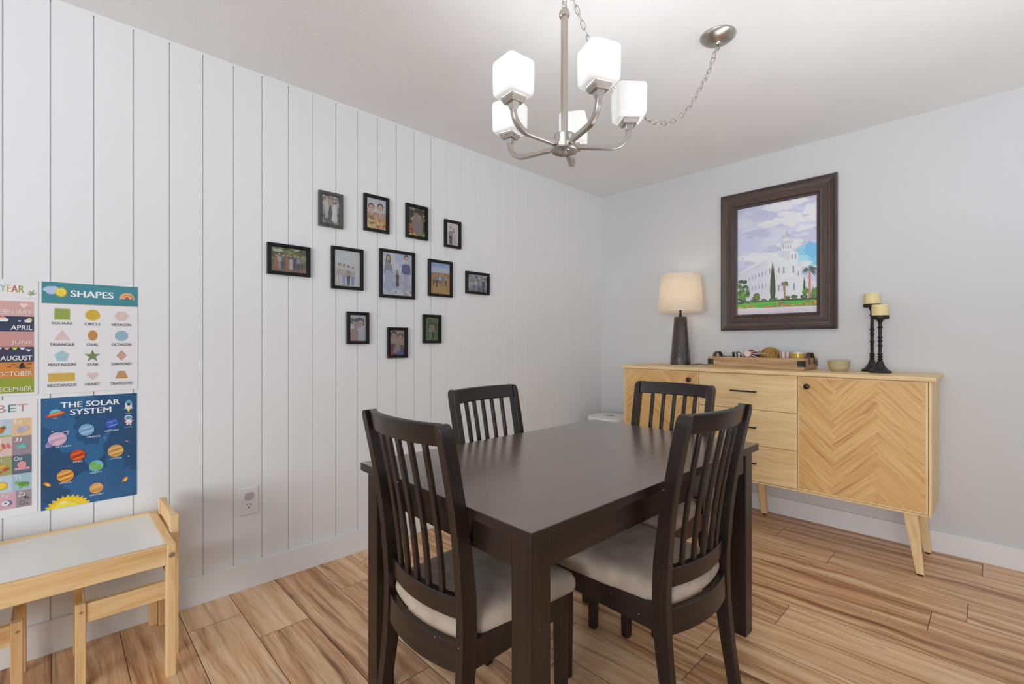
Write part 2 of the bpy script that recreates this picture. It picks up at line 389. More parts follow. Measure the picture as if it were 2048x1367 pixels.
# ------------------------------------------------------------ prints: flat printed shapes and lettering
class Print:
    def __init__(s): s.p = []
    def poly(s, pts, c, layer=1): s.p.append((pts, lin(c), layer))
    def rect(s, x0, y0, x1, y1, c, layer=1): s.poly([(x0, y0), (x1, y0), (x1, y1), (x0, y1)], c, layer)
    def ell(s, cx, cy, rx, ry, c, layer=1, n=24, a0=0, a1=2 * PI, rot=0):
        pts = []
        full = abs(a1 - a0 - 2 * PI) < 1e-6
        for k in range(n if full else n + 1):
            a = a0 + (a1 - a0) * k / n; x = rx * math.cos(a); y = ry * math.sin(a)
            pts.append((cx + x * math.cos(rot) - y * math.sin(rot), cy + x * math.sin(rot) + y * math.cos(rot)))
        s.poly(pts, c, layer)
    def ngon(s, cx, cy, r, n, c, layer=1, rot=PI / 2, sx=1, sy=1):
        s.poly([(cx + sx * r * math.cos(rot + 2 * PI * k / n), cy + sy * r * math.sin(rot + 2 * PI * k / n)) for k in range(n)], c, layer)
    def star(s, cx, cy, r, n, inner, c, layer=1, rot=PI / 2):
        s.poly([(cx + (r if k % 2 == 0 else r * inner) * math.cos(rot + PI * k / n), cy + (r if k % 2 == 0 else r * inner) * math.sin(rot + PI * k / n)) for k in range(2 * n)], c, layer)
    def blob(s, cx, cy, rx, ry, c, layer=1, n=22, j=0.25, seed=0):
        rg = random.Random(seed)
        s.poly([(cx + rx * (1 - j + 2 * j * rg.random()) * math.cos(2 * PI * k / n), cy + ry * (1 - j + 2 * j * rg.random()) * math.sin(2 * PI * k / n)) for k in range(n)], c, layer)
    def heart(s, cx, cy, w, c, layer=1):
        pts = []
        for k in range(28):
            t = 2 * PI * k / 28
            pts.append((cx + w / 32 * 16 * math.sin(t) ** 3, cy + w / 32 * (13 * math.cos(t) - 5 * math.cos(2 * t) - 2 * math.cos(3 * t) - math.cos(4 * t))))
        s.poly(pts, c, layer)
    def line(s, pts, w, c, layer=1):
        for (x0, y0), (x1, y1) in zip(pts[:-1], pts[1:]):
            d = math.hypot(x1 - x0, y1 - y0) or 1; nx, ny = -(y1 - y0) / d * w / 2, (x1 - x0) / d * w / 2
            s.poly([(x0 + nx, y0 + ny), (x0 - nx, y0 - ny), (x1 - nx, y1 - ny), (x1 + nx, y1 + ny)], c, layer)
    def text(s, t, cx, cy, width, height, c, bold=0.0, layer=3, align='c', slant=0, colors=None):
        """lettering fitted into width x height; cx, cy is its centre (or right end)"""
        cu = bpy.data.curves.new('lettering', 'FONT'); cu.body = t; cu.size = 1; cu.resolution_u = 3
        if colors: cu.space_character = 1.08
        ob = bpy.data.objects.new('lettering', cu); COL.objects.link(ob)
        dg = bpy.context.evaluated_depsgraph_get(); me = bpy.data.meshes.new_from_object(ob.evaluated_get(dg))
        V = [(v.co.x + slant * v.co.y, v.co.y) for v in me.vertices]; F = [tuple(p.vertices) for p in me.polygons]
        bpy.data.objects.remove(ob); bpy.data.curves.remove(cu); bpy.data.meshes.remove(me)
        if not V: return
        x0 = min(p[0] for p in V); x1 = max(p[0] for p in V); y0 = min(p[1] for p in V); y1 = max(p[1] for p in V)
        sy = height / (y1 - y0); sx = width / (x1 - x0) if width else sy
        ox = cx - (x1 - x0) * sx / 2 if align == 'c' else cx - (x1 - x0) * sx
        sh = [0] if bold <= 0 else [-bold, -bold * .33, bold * .33, bold]
        for dxb in sh:
          for f in F:
            pts = [(ox + (V[i][0] - x0) * sx + dxb * height * 1.3, cy - height / 2 + (V[i][1] - y0) * sy) for i in f]
            col = c
            if colors:
                mx = sum(p[0] for p in pts) / len(pts); frac = (mx - ox) / ((x1 - x0) * sx)
                col = colors[min(len(colors) - 1, max(0, int(frac * len(colors))))]
            s.poly(pts, col, layer)
    def mb(s, w, h, clip=False, dz=0.0000007, z0=0.0, gain=1.0):
        """local frame: origin at lower left corner"""
        m = MB(); q = 0
        for pts, c, l in sorted(s.p, key=lambda t: t[2]):
            if clip: pts = clip_rect(pts, 0, 0, w, h)
            if len(pts) < 3: continue
            a = sum(pts[i][0] * pts[(i + 1) % len(pts)][1] - pts[(i + 1) % len(pts)][0] * pts[i][1] for i in range(len(pts)))
            if abs(a) < 1e-9: continue
            if a < 0: pts = pts[::-1]
            q += 1; m.face([(x, y, z0 + .0002 + q * dz) for x, y in pts], col=tuple(min(.95, v * gain) for v in c[:3]) + (1,))
        return m
def clip_rect(pts, x0, y0, x1, y1):
    for ax, lim, sg in ((0, x0, 1), (0, x1, -1), (1, y0, 1), (1, y1, -1)):
        out = []
        for i in range(len(pts)):
            a, b2 = pts[i], pts[(i + 1) % len(pts)]
            ia, ib = sg * (a[ax] - lim) >= 0, sg * (b2[ax] - lim) >= 0
            if ia: out.append(a)
            if ia != ib:
                t = (lim - a[ax]) / (b2[ax] - a[ax]); out.append((a[0] + t * (b2[0] - a[0]), a[1] + t * (b2[1] - a[1])))
        pts = out
        if not pts: break
    return pts
LEFT = (math.radians(90), 0, math.radians(90)); BACK = (math.radians(90), 0, 0)
def rrect(w, h, r, n=4):
    pts = []
    for cx, cy, a in ((w - r, r, -PI / 2), (w - r, h - r, 0), (r, h - r, PI / 2), (r, r, PI)):
        for k in range(n + 1): pts.append((cx + r * math.cos(a + PI / 2 * k / n), cy + r * math.sin(a + PI / 2 * k / n)))
    return pts
# ------------------------------------------------------------ dining table
T = thing('dining_table', 'dark brown rectangular wooden dining table with four chairs pushed in', 'table', (1.378, -2.122, 0), (0, 0, math.radians(-1.1)))
TW, TL, TZ = 0.808, 1.295, 0.750
b = MB(); b.box((0, 0, TZ - .0135), (TW, TL, .027)); b.mi = [0 if i == 5 else 1 for i in range(6)]; obj('tabletop', b, [M_top, M_dark], T, bevel=.0025)  # darker edge colour: part edge band, part painted shade
li = .018; lw = .064
for sx in (-1, 1):
    for sy in (-1, 1):
        b = MB(); x = sx * (TW / 2 - li - lw / 2); y = sy * (TL / 2 - li - lw / 2)
        b.box((x, y, (TZ - .027) / 2), (lw, lw, TZ - .027)); obj('leg', b, M_dark, T, bevel=.003)
for sx in (-1, 1):
    b = MB(); b.box((sx * (TW / 2 - .034), 0, TZ - .027 - .04), (.02, TL - 2 * (li + lw), .08)); obj('apron', b, M_dark, T, bevel=.0015)
for sy in (-1, 1):
    b = MB(); b.box((0, sy * (TL / 2 - .034), TZ - .027 - .04), (TW - 2 * (li + lw), .02, .08)); obj('apron', b, M_dark, T, bevel=.0015)

# ------------------------------------------------------------ dining chairs (local frame: sitter faces +y)
def post_y(z):
    pr = [(0, -.243), (.12, -.222), (.25, -.203), (.36, -.193), (.47, -.193), (.56, -.200), (.66, -.212), (.76, -.229), (.86, -.249), (.957, -.270)]
    for (z0, y0), (z1, y1) in zip(pr[:-1], pr[1:]):
        if z <= z1: return y0 + (y1 - y0) * (z - z0) / (z1 - z0)
    return pr[-1][1]
def post_ys(z):   # smoothed
    return sum(post_y(min(.957, max(0, z + d))) for d in (-.04, -.02, 0, .02, .04)) / 5 if .05 < z < .91 else post_y(z)
def post_xo(z): return .1935 + (.007 * max(0, (z - .40) / .55))
BOW = .030
def bow(x): return -BOW * (1 - (x / .172) ** 2)
def make_chair(label):
    t = thing('dining_chair', label, 'chair', group='dining chairs around the dark table')
    for s in (-1, 1):      # rear leg and back post in one piece
        rings = []
        for z in [0, .06, .15, .25, .33, .40, .46, .52, .60, .68, .76, .84, .90, .925, .938, .946, .952, .9555, .957]:
            y = post_ys(z); dep = .034 + .014 * math.exp(-((z - .40) / .22) ** 2) + (0.004 if z > .5 else 0)
            xo = post_xo(z); xi = xo - .027
            if z > .930: xo -= .020 * (1 - math.sqrt(max(0, 1 - ((z - .930) / .027) ** 2)))
            p = [(s * xi, y - dep / 2), (s * xo, y - dep / 2), (s * xo, y + dep / 2), (s * xi, y + dep / 2)]
            if s < 0: p = p[::-1]
            rings.append([(a, c, z) for a, c in p])
        b = MB(); b.loft(rings); obj('leg', b, M_dark, t, bevel=.003, smooth=35)
    for s in (-1, 1):      # front leg
        b = MB(); x, y = s * .172, .182; w, v = .0185, .015
        b.hexa([(x - v, y - v, 0), (x + v, y - v, 0), (x + v, y + v, 0), (x - v, y + v, 0)], [(x - w, y - w, .403), (x + w, y - w, .403), (x + w, y + w, .403), (x - w, y + w, .403)])
        obj('leg', b, M_dark, t, bevel=.003)
    b = MB()
    for s in (-1, 1): b.sweep([(s * .181, -.178, .365), (s * .183, .166, .365)], .02, .075)
    b.sweep([(-.155, .188, .367), (.155, .188, .367)], .02, .07)
    obj('seat_rail', b, M_dark, t, bevel=.002)
    def curved(z0, z1, th, yoff, bowk=1.0, top_round=False):
        rings = []
        for k in range(17):
            x = -.172 + .344 * k / 16
            ya = post_ys(z0) + yoff + bow(x) * bowk; yb = post_ys(z1) + yoff + bow(x) * bowk
            rings.append([(x, ya - th / 2, z0), (x, ya + th / 2, z0), (x, yb + th / 2, z1), (x, yb - th / 2, z1)])
        m = MB(); m.loft(rings); return m
    obj('rear_rail', curved(.325, .398, .022, -.006), M_dark, t, bevel=.002, smooth=35)
    obj('top_rail', curved(.900, .957, .022, .004), M_dark, t, bevel=.004, smooth=35)
    obj('back_rail', curved(.452, .508, .024, .006), M_dark, t, bevel=.003, smooth=35)
    for k in range(5):
        xt = -.110 + .055 * k; xb = -.102 + .051 * k; b = MB(); path = []
        for q in range(12):
            z = .500 + (.905 - .500) * q / 11; x = xb + (xt - xb) * q / 11
            path.append((x, post_ys(z) + .005 + bow(x), z))
        b.sweep(path, .0165, .013, up=(0, 1, 0)); obj('slat', b, M_dark, t, bevel=.003, smooth=30)
    # cushion
    out = []
    def arc(cx, cy, r, a0, a1, n=6):
        for k in range(n + 1):
            a = a0 + (a1 - a0) * k / n; out.append((cx + r * math.cos(a), cy + r * math.sin(a)))
    arc(.191, .196, .022, 0, PI / 2); arc(-.191, .196, .022, PI / 2, PI)
    out.append((-.203, .06)); out.append((-.193, -.06)); out.append((-.184, -.140)); out.append((-.165, -.165))
    for k in range(11):
        x = -.160 + .32 * k / 10; out.append((x, -.192 + bow(x) * .95))
    out.append((.165, -.165)); out.append((.184, -.140)); out.append((.193, -.06)); out.append((.203, .06))
    rings = []
    for sc_, z in [(.93, .394), (.975, .397), (.997, .407), (1.0, .418), (.99, .432), (.96, .445), (.88, .455), (.70, .461), (.45, .464), (.18, .465)]:
        rings.append([(x * sc_, (y + .005) * sc_ - .005, z) for x, y in out])
    b = MB(); b.loft(rings); c = obj('seat_cushion', b, M_fabric, t, smooth=60); c['label'] = 'beige linen seat cushion'
    return t
chA = make_chair('dark slatted dining chair at the near left end of the table, back towards the viewer')
chA.location = (1.349, -2.565, 0); chA.rotation_euler = (0, 0, math.radians(-0.2))
dup(chA, (1.612, -2.071, 0), (0, 0, math.radians(86.3)), 'dark slatted dining chair on the right long side of the table, seat fully visible')
dup(chA, (1.148, -2.118, 0), (0, 0, math.radians(-85.5)), 'dark slatted dining chair behind the table, in front of the white panelled wall')
dup(chA, (1.361, -1.624, 0), (0, 0, math.radians(178.6)), 'dark slatted dining chair at the far end, in front of the oak sideboard drawers')

# ------------------------------------------------------------ sideboard
SX0, SX1, SY0, SY1, SZ0, SZ1, STP = 0.518, 2.238, -0.440, -0.018, 0.300, 0.962, 0.984
S = thing('sideboard', 'long light oak sideboard with two herringbone doors and three drawers', 'sideboard', (1.378, -0.23, 0))
b = MB()
b.b2((SX0, SY0 - .012, SZ0), (SX0 + .012, SY1, SZ1)); b.b2((SX1 - .012, SY0 - .012, SZ0), (SX1, SY1, SZ1))
b.b2((SX0 + .012, SY0 - .012, SZ0), (SX1 - .012, SY1, SZ0 + .010)); b.b2((SX0 + .012, SY1 - .01, SZ0 + .01), (SX1 - .012, SY1, SZ1))
b.b2((SX0 + .012, SY0 + .008, SZ0 + .01), (SX1 - .012, SY1 - .01, SZ1))
obj('cabinet_body', b, M_oak, S, bevel=.0015, world=True)
b = MB(); b.b2((SX0 - .018, SY0 - .028, SZ1), (SX1 + .018, -.002, STP)); obj('top_board', b, M_oak, S, bevel=.004, world=True)
def herring(x0, x1, z0, z1, yf, W, ncol, mirror):
    """chevron-laid veneer planks clipped to the door, facing -y"""
    m = MB(); L = W * ncol; w, h = x1 - x0, z1 - z0
    c45 = math.sqrt(.5); ox = w / 2; oy = 0.03
    def put(x, y, lx, ly, horiz):
        pts = [(x, y), (x + lx, y), (x + lx, y + ly), (x, y + ly)]
        q = []
        for px, py in pts:
            px -= L / 2
            rx, ry = (px - py) * c45, (px + py) * c45
            q.append(((-rx if mirror else rx) + ox, ry + oy))
        cl = clip_rect(q, 0, 0, w, h)
        if len(cl) < 3: return
        a = sum(cl[i][0] * cl[(i + 1) % len(cl)][1] - cl[(i + 1) % len(cl)][0] * cl[i][1] for i in range(len(cl)))
        if abs(a) < 1e-7: return
        if a < 0: cl = cl[::-1]
        gx, gy = (c45, c45) if horiz else (-c45, c45)
        if mirror: gx = -gx
        o = (random.uniform(0, 40), random.uniform(0, 40)); t = random.random()
        g = [(px, py) for px, py in cl]; mx = sum(p[0] for p in g) / len(g); my = sum(p[1] for p in g) / len(g)
        g = [(mx + (px - mx) * .998, my + (py - my) * .998) for px, py in g]
        m.face([(x0 + px, yf, z0 + py) for px, py in g], [(px * gx + py * gy + o[0], -px * gy + py * gx + o[1]) for px, py in g], (t, t, t, 1))
    for i in range(-90, 90):
        for j in range(-8, 9):
            put(i * W + 2 * L * j, i * W, L, W, True)
            put(i * W + 2 * L * j + 2 * L - W, i * W, W, L, False)
    return m
DX = [SX0 + .012, 1.087, 1.662, SX1 - .012]
def door(x0, x1, mirror, knob_x):
    g = .002; b = MB(); b.b2((x0 + g, SY0 - .011, SZ0 + .012), (x1 - g, SY0 + .007, SZ1 - .003), mi=0)
    h = herring(x0 + g + .008, x1 - g - .008, SZ0 + .020, SZ1 - .011, SY0 - .0115, .045, 6, mirror)
    i = len(b.v); b.v += h.v; b.f += [tuple(i + a for a in f) for f in h.f]; b.uv += h.uv; b.col += h.col; b.mi += [1] * len(h.f)
    d = obj('door', b, [M_oak, M_chev], S, world=True)
    k = MB(); c = Vector((knob_x, SY0 - .012, .905))
    prof = [(.006, 0), (.006, .014), (.013, .017), (.0155, .021), (.0155, .027), (.012, .030), (.0, .031)]
    rings = [[(c.x + r * math.cos(a), c.y - z, c.z + r * math.sin(a)) for a in [2 * PI * q / 24 for q in range(24)]] for r, z in prof]
    k.loft(rings); kk = obj('knob', k, M_black, d, smooth=40, world=True); kk['label'] = 'black round knob'
door(DX[0], DX[1], True, 1.026); door(DX[2], DX[3], False, 1.713)
dh = (SZ1 - .003 - SZ0 - .010) / 3
for k in range(3):
    z1 = SZ1 - .003 - k * dh; z0 = z1 - dh + .0025
    b = MB(); b.b2((DX[1] + .002, SY0 - .011, z0), (DX[2] - .002, SY0 + .007, z1), grain=0); d = obj('drawer', b, M_oak, S, bevel=.001, world=True)
    zc = (z0 + z1) / 2 + .002; b = MB(); xm = (DX[1] + DX[2]) / 2 - .005
    for s in (-1, 1): b.b2((xm + s * .070 - .004, SY0 - .034, zc - .004), (xm + s * .070 + .004, SY0 - .010, zc + .004))
    b.b2((xm - .076, SY0 - .040, zc - .0045), (xm + .076, SY0 - .031, zc + .0045)); hd = obj('handle', b, M_black, d, bevel=.0015, world=True); hd['label'] = 'black bar handle'
def sleg(xt, xb, y, wt, wb, dy=.03):
    b = MB(); b.hexa([(xb - wb / 2, y - dy * .6, .008), (xb + wb / 2, y - dy * .6, .008), (xb + wb / 2, y + dy * .6, .008), (xb - wb / 2, y + dy * .6, .008)],
                     [(xt - wt / 2, y - dy, SZ0 + .001), (xt + wt / 2, y - dy, SZ0 + .001), (xt + wt / 2, y + dy, SZ0 + .001), (xt - wt / 2, y + dy, SZ0 + .001)])
    l = obj('leg', b, M_oak, S, bevel=.002, world=True)
    b = MB(); b.lathe([(.010, 0), (.012, .002), (.012, .008)], (xb, y, 0), 16); obj('foot_pad', b, M_black, l, world=True)
for y in (-.425, -.078):
    sleg(2.157, 2.194, y, .056, .030, .018); sleg(SX0 + .081, SX0 + .044, y, .056, .030, .018)
sleg(1.345, 1.372, -.085, .050, .036, .016)

# ------------------------------------------------------------ table lamp
L_ = thing('table_lamp', 'table lamp with glowing beige drum shade and hammered dark base', 'lamp', (0.837, -0.2, STP))
M_hammer = mat('hammered_dark_glaze', (50, 36, 31), 0.16, bump=0.0, var=0.2, vscale=30, coat=0.8)
nt = M_hammer.node_tree; p = nt.nodes['Principled BSDF']; tc = N(nt, 'ShaderNodeTexCoord'); vo = N(nt, 'ShaderNodeTexVoronoi'); vo.inputs['Scale'].default_value = 95
bp = N(nt, 'ShaderNodeBump'); bp.inputs['Strength'].default_value = 0.45; bp.inputs['Distance'].default_value = 0.004
nt.links.new(tc.outputs['Object'], vo.inputs['Vector']); nt.links.new(vo.outputs['Distance'], bp.inputs['Height']); nt.links.new(bp.outputs[0], p.inputs['Normal'])
b = MB(); b.lathe([(.071, .004), (.075, .008), (.074, .012), (.045, .352), (.042, .356), (.001, .357)], n=48); obj('base', b, M_hammer, L_, smooth=40)
b = MB(); b.lathe([(.074, 0), (.074, .004), (.001, .0045)], n=40); o = obj('foot', b, M_pine, L_)
b = MB(); b.lathe([(.013, .355), (.011, .372), (.008, .375), (.008, .404), (.012, .406), (.012, .43), (.001, .431)], n=20); obj('neck', b, M_bronze, L_, smooth=40)
M_lshade = shade_mat('lamp_fabric', (0.86, 0.76, 0.64), 0.45, 0.9, weave=0.10)
b = MB(); b.lathe([(.159, .395), (.1595, .398), (.139, .660), (.1385, .664)], n=64)
b.f = b.f[:-2]; b.uv = b.uv[:-2]; b.col = b.col[:-2]; b.mi = b.mi[:-2]
sh = obj('lamp_shade', b, M_lshade, L_, smooth=40)
b = MB()
for k in range(3):
    a = 2 * PI * k / 3 + .4; b.tube([(.01 * math.cos(a), .01 * math.sin(a), .43), (.150 * math.cos(a), .150 * math.sin(a), .47)], .0018, 6)
obj('shade_spider', b, M_bronze, sh)
M_bulb, nt, p = new_mat('warm_bulb'); p.inputs['Emission Color'].default_value = (1, .82, .58, 1); p.inputs['Emission Strength'].default_value = 6
b = MB(); b.sphere((0, 0, .475), (.024, .024, .035), 16, 10); bulb = obj('bulb', b, M_bulb, L_, smooth=60); bulb.visible_shadow = True
ld = bpy.data.lights.new('lamp_bulb', 'POINT'); ld.energy = LAMP_W; ld.color = (1, .80, .56); ld.shadow_soft_size = .03
lo = bpy.data.objects.new('lamp_bulb', ld); COL.objects.link(lo); lo.location = (0.837, -0.2, STP + .545)
b = MB(); b.tube([(.07, .03, .006), (.10, .05, .010), (.118, .07, .012), (.128, .10, .006), (.13, .14, .004), (.13, .185, .003)], .0028, 6); obj('power_cord', b, M_black, L_, smooth=60)

# ------------------------------------------------------------ tray and what is in it
M_tray = wood('rustic_plank', [(0.25, (130, 99, 66)), (0.42, (168, 133, 93)), (0.58, (190, 155, 113)), (0.8, (205, 174, 134))], su=2.5, sv=40, dist=0.4, fine=0.5, rough=0.6, bump=0.2)
TX0, TX1, TY0, TY1 = 1.093, 1.664, -.322, -.030
TR = thing('serving_tray', 'rustic wooden serving tray with black metal corners and leather handles', 'tray', ((TX0 + TX1) / 2, (TY0 + TY1) / 2, STP))
th = .013; hh = .073
b = MB(); b.b2((TX0 + .001, TY0 + .001, STP), (TX1 - .001, TY1 - .001, STP + .010)); obj('tray_base', b, M_tray, TR, bevel=.002, world=True)
for a, c in (((TX0, TY0, STP + .008), (TX1, TY0 + th, STP + hh)), ((TX0, TY1 - th, STP + .008), (TX1, TY1, STP + hh)),
             ((TX0, TY0 + th, STP + .008), (TX0 + th, TY1 - th, STP + hh)), ((TX1 - th, TY0 + th, STP + .008), (TX1, TY1 - th, STP + hh))):
    b = MB(); b.b2(a, c); obj('side_board', b, M_tray, TR, bevel=.002, world=True)
for x, sx in ((TX0, -1), (TX1, 1)):
    for y, sy in ((TY0, -1), (TY1, 1)):
        b = MB(); z0, z1 = STP + .022, STP + .058; e = .0015
        xa = x + sx * e; ya = y + sy * e
        b.b2((x - sx * .036, y, z0), (xa, ya, z1)); b.b2((x, y - sy * .036, z0), (xa, ya, z1))
        br = obj('corner_bracket', b, M_black, TR, world=True)
        for zz in (z0 + .009, z1 - .009):
            b = MB(); b.sphere((x - sx * .026, ya, zz), (.0026, .0015, .0026), 8, 6); obj('screw', b, M_nickel, br, world=True)
            b = MB(); b.sphere((xa, y - sy * .026, zz), (.0015, .0026, .0026), 8, 6); obj('screw', b, M_nickel, br, world=True)
M_leather = mat('brown_leather', (74, 52, 36), 0.55, bump=0.3, bscale=300, var=0.15)
for x, sx in ((TX0, 1), (TX1, -1)):
    b = MB(); path = []
    for k in range(17):
        a = PI * k / 16; path.append((x + sx * .006, -.176 - .058 * math.cos(a), STP + .055 + .050 * math.sin(a) ** 0.8))
    path = [(x - sx * .003, -.234, STP + .035)] + path[1:-1] + [(x - sx * .003, -.118, STP + .035)]
    b.sweep(path, .022, .003, up=(0, 0, 1)) if False else None
    rings = []
    for i, q in enumerate(path):
        q = Vector(q); t = (Vector(path[min(i + 1, len(path) - 1)]) - Vector(path[max(i - 1, 0)])).normalized(); nn = t.cross(Vector((1, 0, 0))).normalized()
        w = Vector((.0125, 0, 0)); rings.append([q - w - nn * .0016, q + w - nn * .0016, q + w + nn * .0016, q - w + nn * .0016])
    b.loft(rings); obj('handle', b, M_leather, TR, smooth=40, world=True)
tz = STP + .0105
M_red = mat('red_yarn', (150, 40, 48), 0.8, bump=0.8, bscale=160, var=0.25, vscale=60)
M_wire = mat('white_wire', (226, 218, 212), 0.4)
M_gold = mat('gold_twigs', (176, 138, 74), 0.5, var=0.25, vscale=40, metal=0.2)
M_dkgreen = mat('dark_green_glaze', (44, 60, 46), 0.35, var=0.1)
tag(t := thing('twig_ball', 'golden woven twig ball in the wooden tray', 'decorative ball', (1.418, -.122, tz)))
b = MB(); b.sphere((0, 0, .066), .052, 16, 10); obj('core', b, mat('twig_core', (92, 66, 32), 0.8), t, smooth=60)
b = MB(); rg = random.Random(3)
for k in range(88):
    ax = Vector((rg.gauss(0, 1), rg.gauss(0, 1), rg.gauss(0, 1))).normalized(); u = ax.orthogonal().normalized(); v = ax.cross(u); off = rg.uniform(-.03, .03); R = rg.uniform(.056, .0615)
    rr = math.sqrt(R * R - off * off)
    b.tube([Vector((0, 0, .066)) + ax * (off + .003 * math.sin(3 * a + k)) + (u * math.cos(a) + v * math.sin(a)) * rr for a in [2 * PI * q / 22 for q in range(22)]], .0018, 5, closed=True)
obj('twigs', b, M_gold, t, smooth=60)
# wire basket lying on its side, its round bottom disc facing the room
W_ = thing('wire_basket', 'white wire basket on its side with a round pale disc, in the tray', 'basket', (1.329, -.243, tz))
cz = .086; b = MB(); ring = [(.0205 * math.cos(a), .0205 * math.sin(a)) for a in [2 * PI * k / 28 for k in range(28)]]
b.loft([[(x, -.034, cz + z) for x, z in ring], [(x, -.030, cz + z) for x, z in ring]]); d_ = obj('disc', b, mat('pale_disc', (228, 204, 190), 0.6), W_, bevel=.001); d_['label'] = 'pale pink disc'
for k in range(10):
    a = math.radians(165 + 24.5 * k); b = MB(); ex = 1.0 if k < 8 else 1.25
    b.tube([(r * ex * math.cos(a), y, cz + min(r, .080) * math.sin(a)) for r, y in ((.016, -.031), (.035, -.028), (.055, -.018), (.070, .000), (.080, .020))], .0017, 6)
    obj('spoke', b, M_wire, W_, smooth=60)
o = obj('yarn_ball', (lambda m: (m.sphere((1.303, -.135, tz + .0535), .0535, 20, 14), m)[1])(MB()), M_red, smooth=60); tag(o, 'dark red ball behind the white wire basket in the tray', 'decorative ball')
def rs(prof, k): return [(r * k, z) for r, z in prof]
def cup(name, x, y, r0, r1, h, m, label, cat, stripes=None, tilt=0):
    t = thing(name, label, cat, (x, y, tz), (0, tilt, .2))
    b = MB(); n = 24
    prof = [(r0, 0), (r1, h), (r1 - .003, h), (r0 - .003, .005), (.001, .004)]
    rings = [[(max(r, 1e-4) * math.cos(2 * PI * k / n), max(r, 1e-4) * math.sin(2 * PI * k / n), z) for k in range(n)] for r, z in prof]
    b.loft(rings)
    if stripes:
        for i in range(len(b.f)):
            k = i % n
            b.mi[i] = 1 if i < n and (k % stripes[1]) < stripes[2] else 0
    obj('cup_body', b, [m] + ([stripes[0]] if stripes else []), t, smooth=40); return t
M_cream = mat('cream_paper', (226, 218, 210), 0.7)
cup('dark_cup', 1.214, -.15, .022, .026, .092, M_dkgreen, 'dark green cup at the left end of the wooden tray', 'cup')
cup('striped_cup', 1.249, -.205, .019, .024, .088, M_cream, 'black and white striped cup left of the red ball', 'cup', (M_black, 4, 2))
cup('striped_cup', 1.512, -.14, .024, .033, .098, M_cream, 'pink striped white cup right of the golden twig ball', 'cup', (mat('rose_stripe', (176, 120, 112), .7), 3, 1))
# small spiky metal ornament
b = MB(); rg = random.Random(9)
for k in range(16):
    d = Vector((rg.gauss(0, 1), rg.gauss(0, 1), rg.gauss(0, 1) + .4)).normalized(); c = Vector((1.360, -.207, tz + .078)); b.tube([c, c + d * .026], [.003, .0012], 6); b.sphere(c + d * .026, .0036, 8, 6)
b.sphere((1.360, -.207, tz + .078), .012, 10, 8); b.tube([(1.360, -.207, tz), (1.360, -.207, tz + .078)], .003, 6)
tag(obj('spiky_ornament', b, mat('pewter', (120, 118, 112), .35, metal=.7), smooth=60), 'small grey spiky ornament between the basket disc and twig ball', 'ornament')
t = thing('yellow_ramekin', 'yellow glazed ramekin at the right end of the tray', 'bowl', (1.592, -.17, tz))
b = MB(); b.lathe(rs([(.034, 0), (.040, .004), (.041, .080), (.0445, .083), (.0445, .091), (.039, .091), (.037, .085), (.036, .010), (.001, .009)], .88), n=36); obj('bowl_body', b, mat('yellow_glaze', (212, 172, 56), .2, var=.05, coat=.4), t, smooth=40)
b = MB(); b.lathe([(.029, .0), (.029, .082), (.021, .088), (.001, .090)], (1.592, -.17, tz + .0095), 28); tag(obj('candle', b, mat('white_wax', (240, 236, 224), .5), smooth=40), 'white candle sitting inside the yellow ramekin', 'candle')
# bowl
o = thing('ceramic_bowl', 'small beige ceramic bowl right of the tray', 'bowl', (1.812, -.2, STP))
b = MB(); b.lathe(rs([(.044, 0), (.046, .003), (.050, .006), (.058, .016), (.062, .034), (.0645, .060), (.0655, .063), (.063, .0635), (.0595, .040), (.054, .018), (.040, .010), (.001, .009)], .85), n=48); obj('bowl_body', b, mat('beige_glaze', (184, 172, 136), .18, var=.04, coat=.3), o, smooth=50)
# candle holders
M_wax = mat('yellow_cream_wax', (232, 213, 156), .45, var=.05, vscale=14)
def holder(x, y, h, label, clabel):
    t = thing('candle_holder', label, 'candlestick', (x, y, STP)); k = h - .008
    def ringp(z, r=.0165): return [(.0105, z - .006), (r * .8, z - .004), (r, z), (r * .8, z + .004), (.0105, z + .006)]
    pr = [(.060, 0), (.062, .002), (.062, .010), (.058, .013), (.048, .018), (.034, .030), (.023, .047), (.0175, .064), (.0125, .070)]
    for z in (.076, .089, .102): pr += ringp(z, .017)
    m0, m1 = .102, k - .085
    for f in (.30, .52, .66): pr += ringp(m0 + (m1 - m0) * f + .012, .016)
    pr += [(.0105, m1 - .01)] + ringp(m1 + .028, .0175) + [(.011, k - .035), (.016, k - .022), (.026, k - .014)]
    b = MB(); b.lathe(rs(pr, .82), n=32); obj('stem', b, M_bronze, t, smooth=45)
    b = MB(); b.lathe(rs([(.026, k - .015), (.050, k - .011), (.0525, k - .008), (.0525, k + .006), (.050, k + .008), (.048, k + .002), (.001, k + .0015)], .81), n=40); obj('plate', b, M_bronze, t, smooth=40)
    b = MB(); b.lathe(rs([(.042, 0), (.0465, .002), (.047, .006), (.047, .062), (.0455, .0655), (.042, .0655), (.030, .062), (.001, .061)], .82), (x, y, STP + k + .0022), 40)
    c = obj('pillar_candle', b, M_wax, smooth=40); tag(c, clabel, 'candle', 'pillar candles on the candlesticks')
    w = MB(); w.tube([(x, y, STP + k + .062), (x + .001, y, STP + k + .072)], .0012, 6); wk = obj('wick', w, M_black, c)
holder(2.006, -.215, .318, 'shorter dark turned candlestick, in front, on the right of the sideboard', 'cream pillar candle on the shorter front candlestick')
holder(1.953, -.097, .392, 'taller dark turned candlestick behind the shorter one', 'cream pillar candle on the taller rear candlestick')

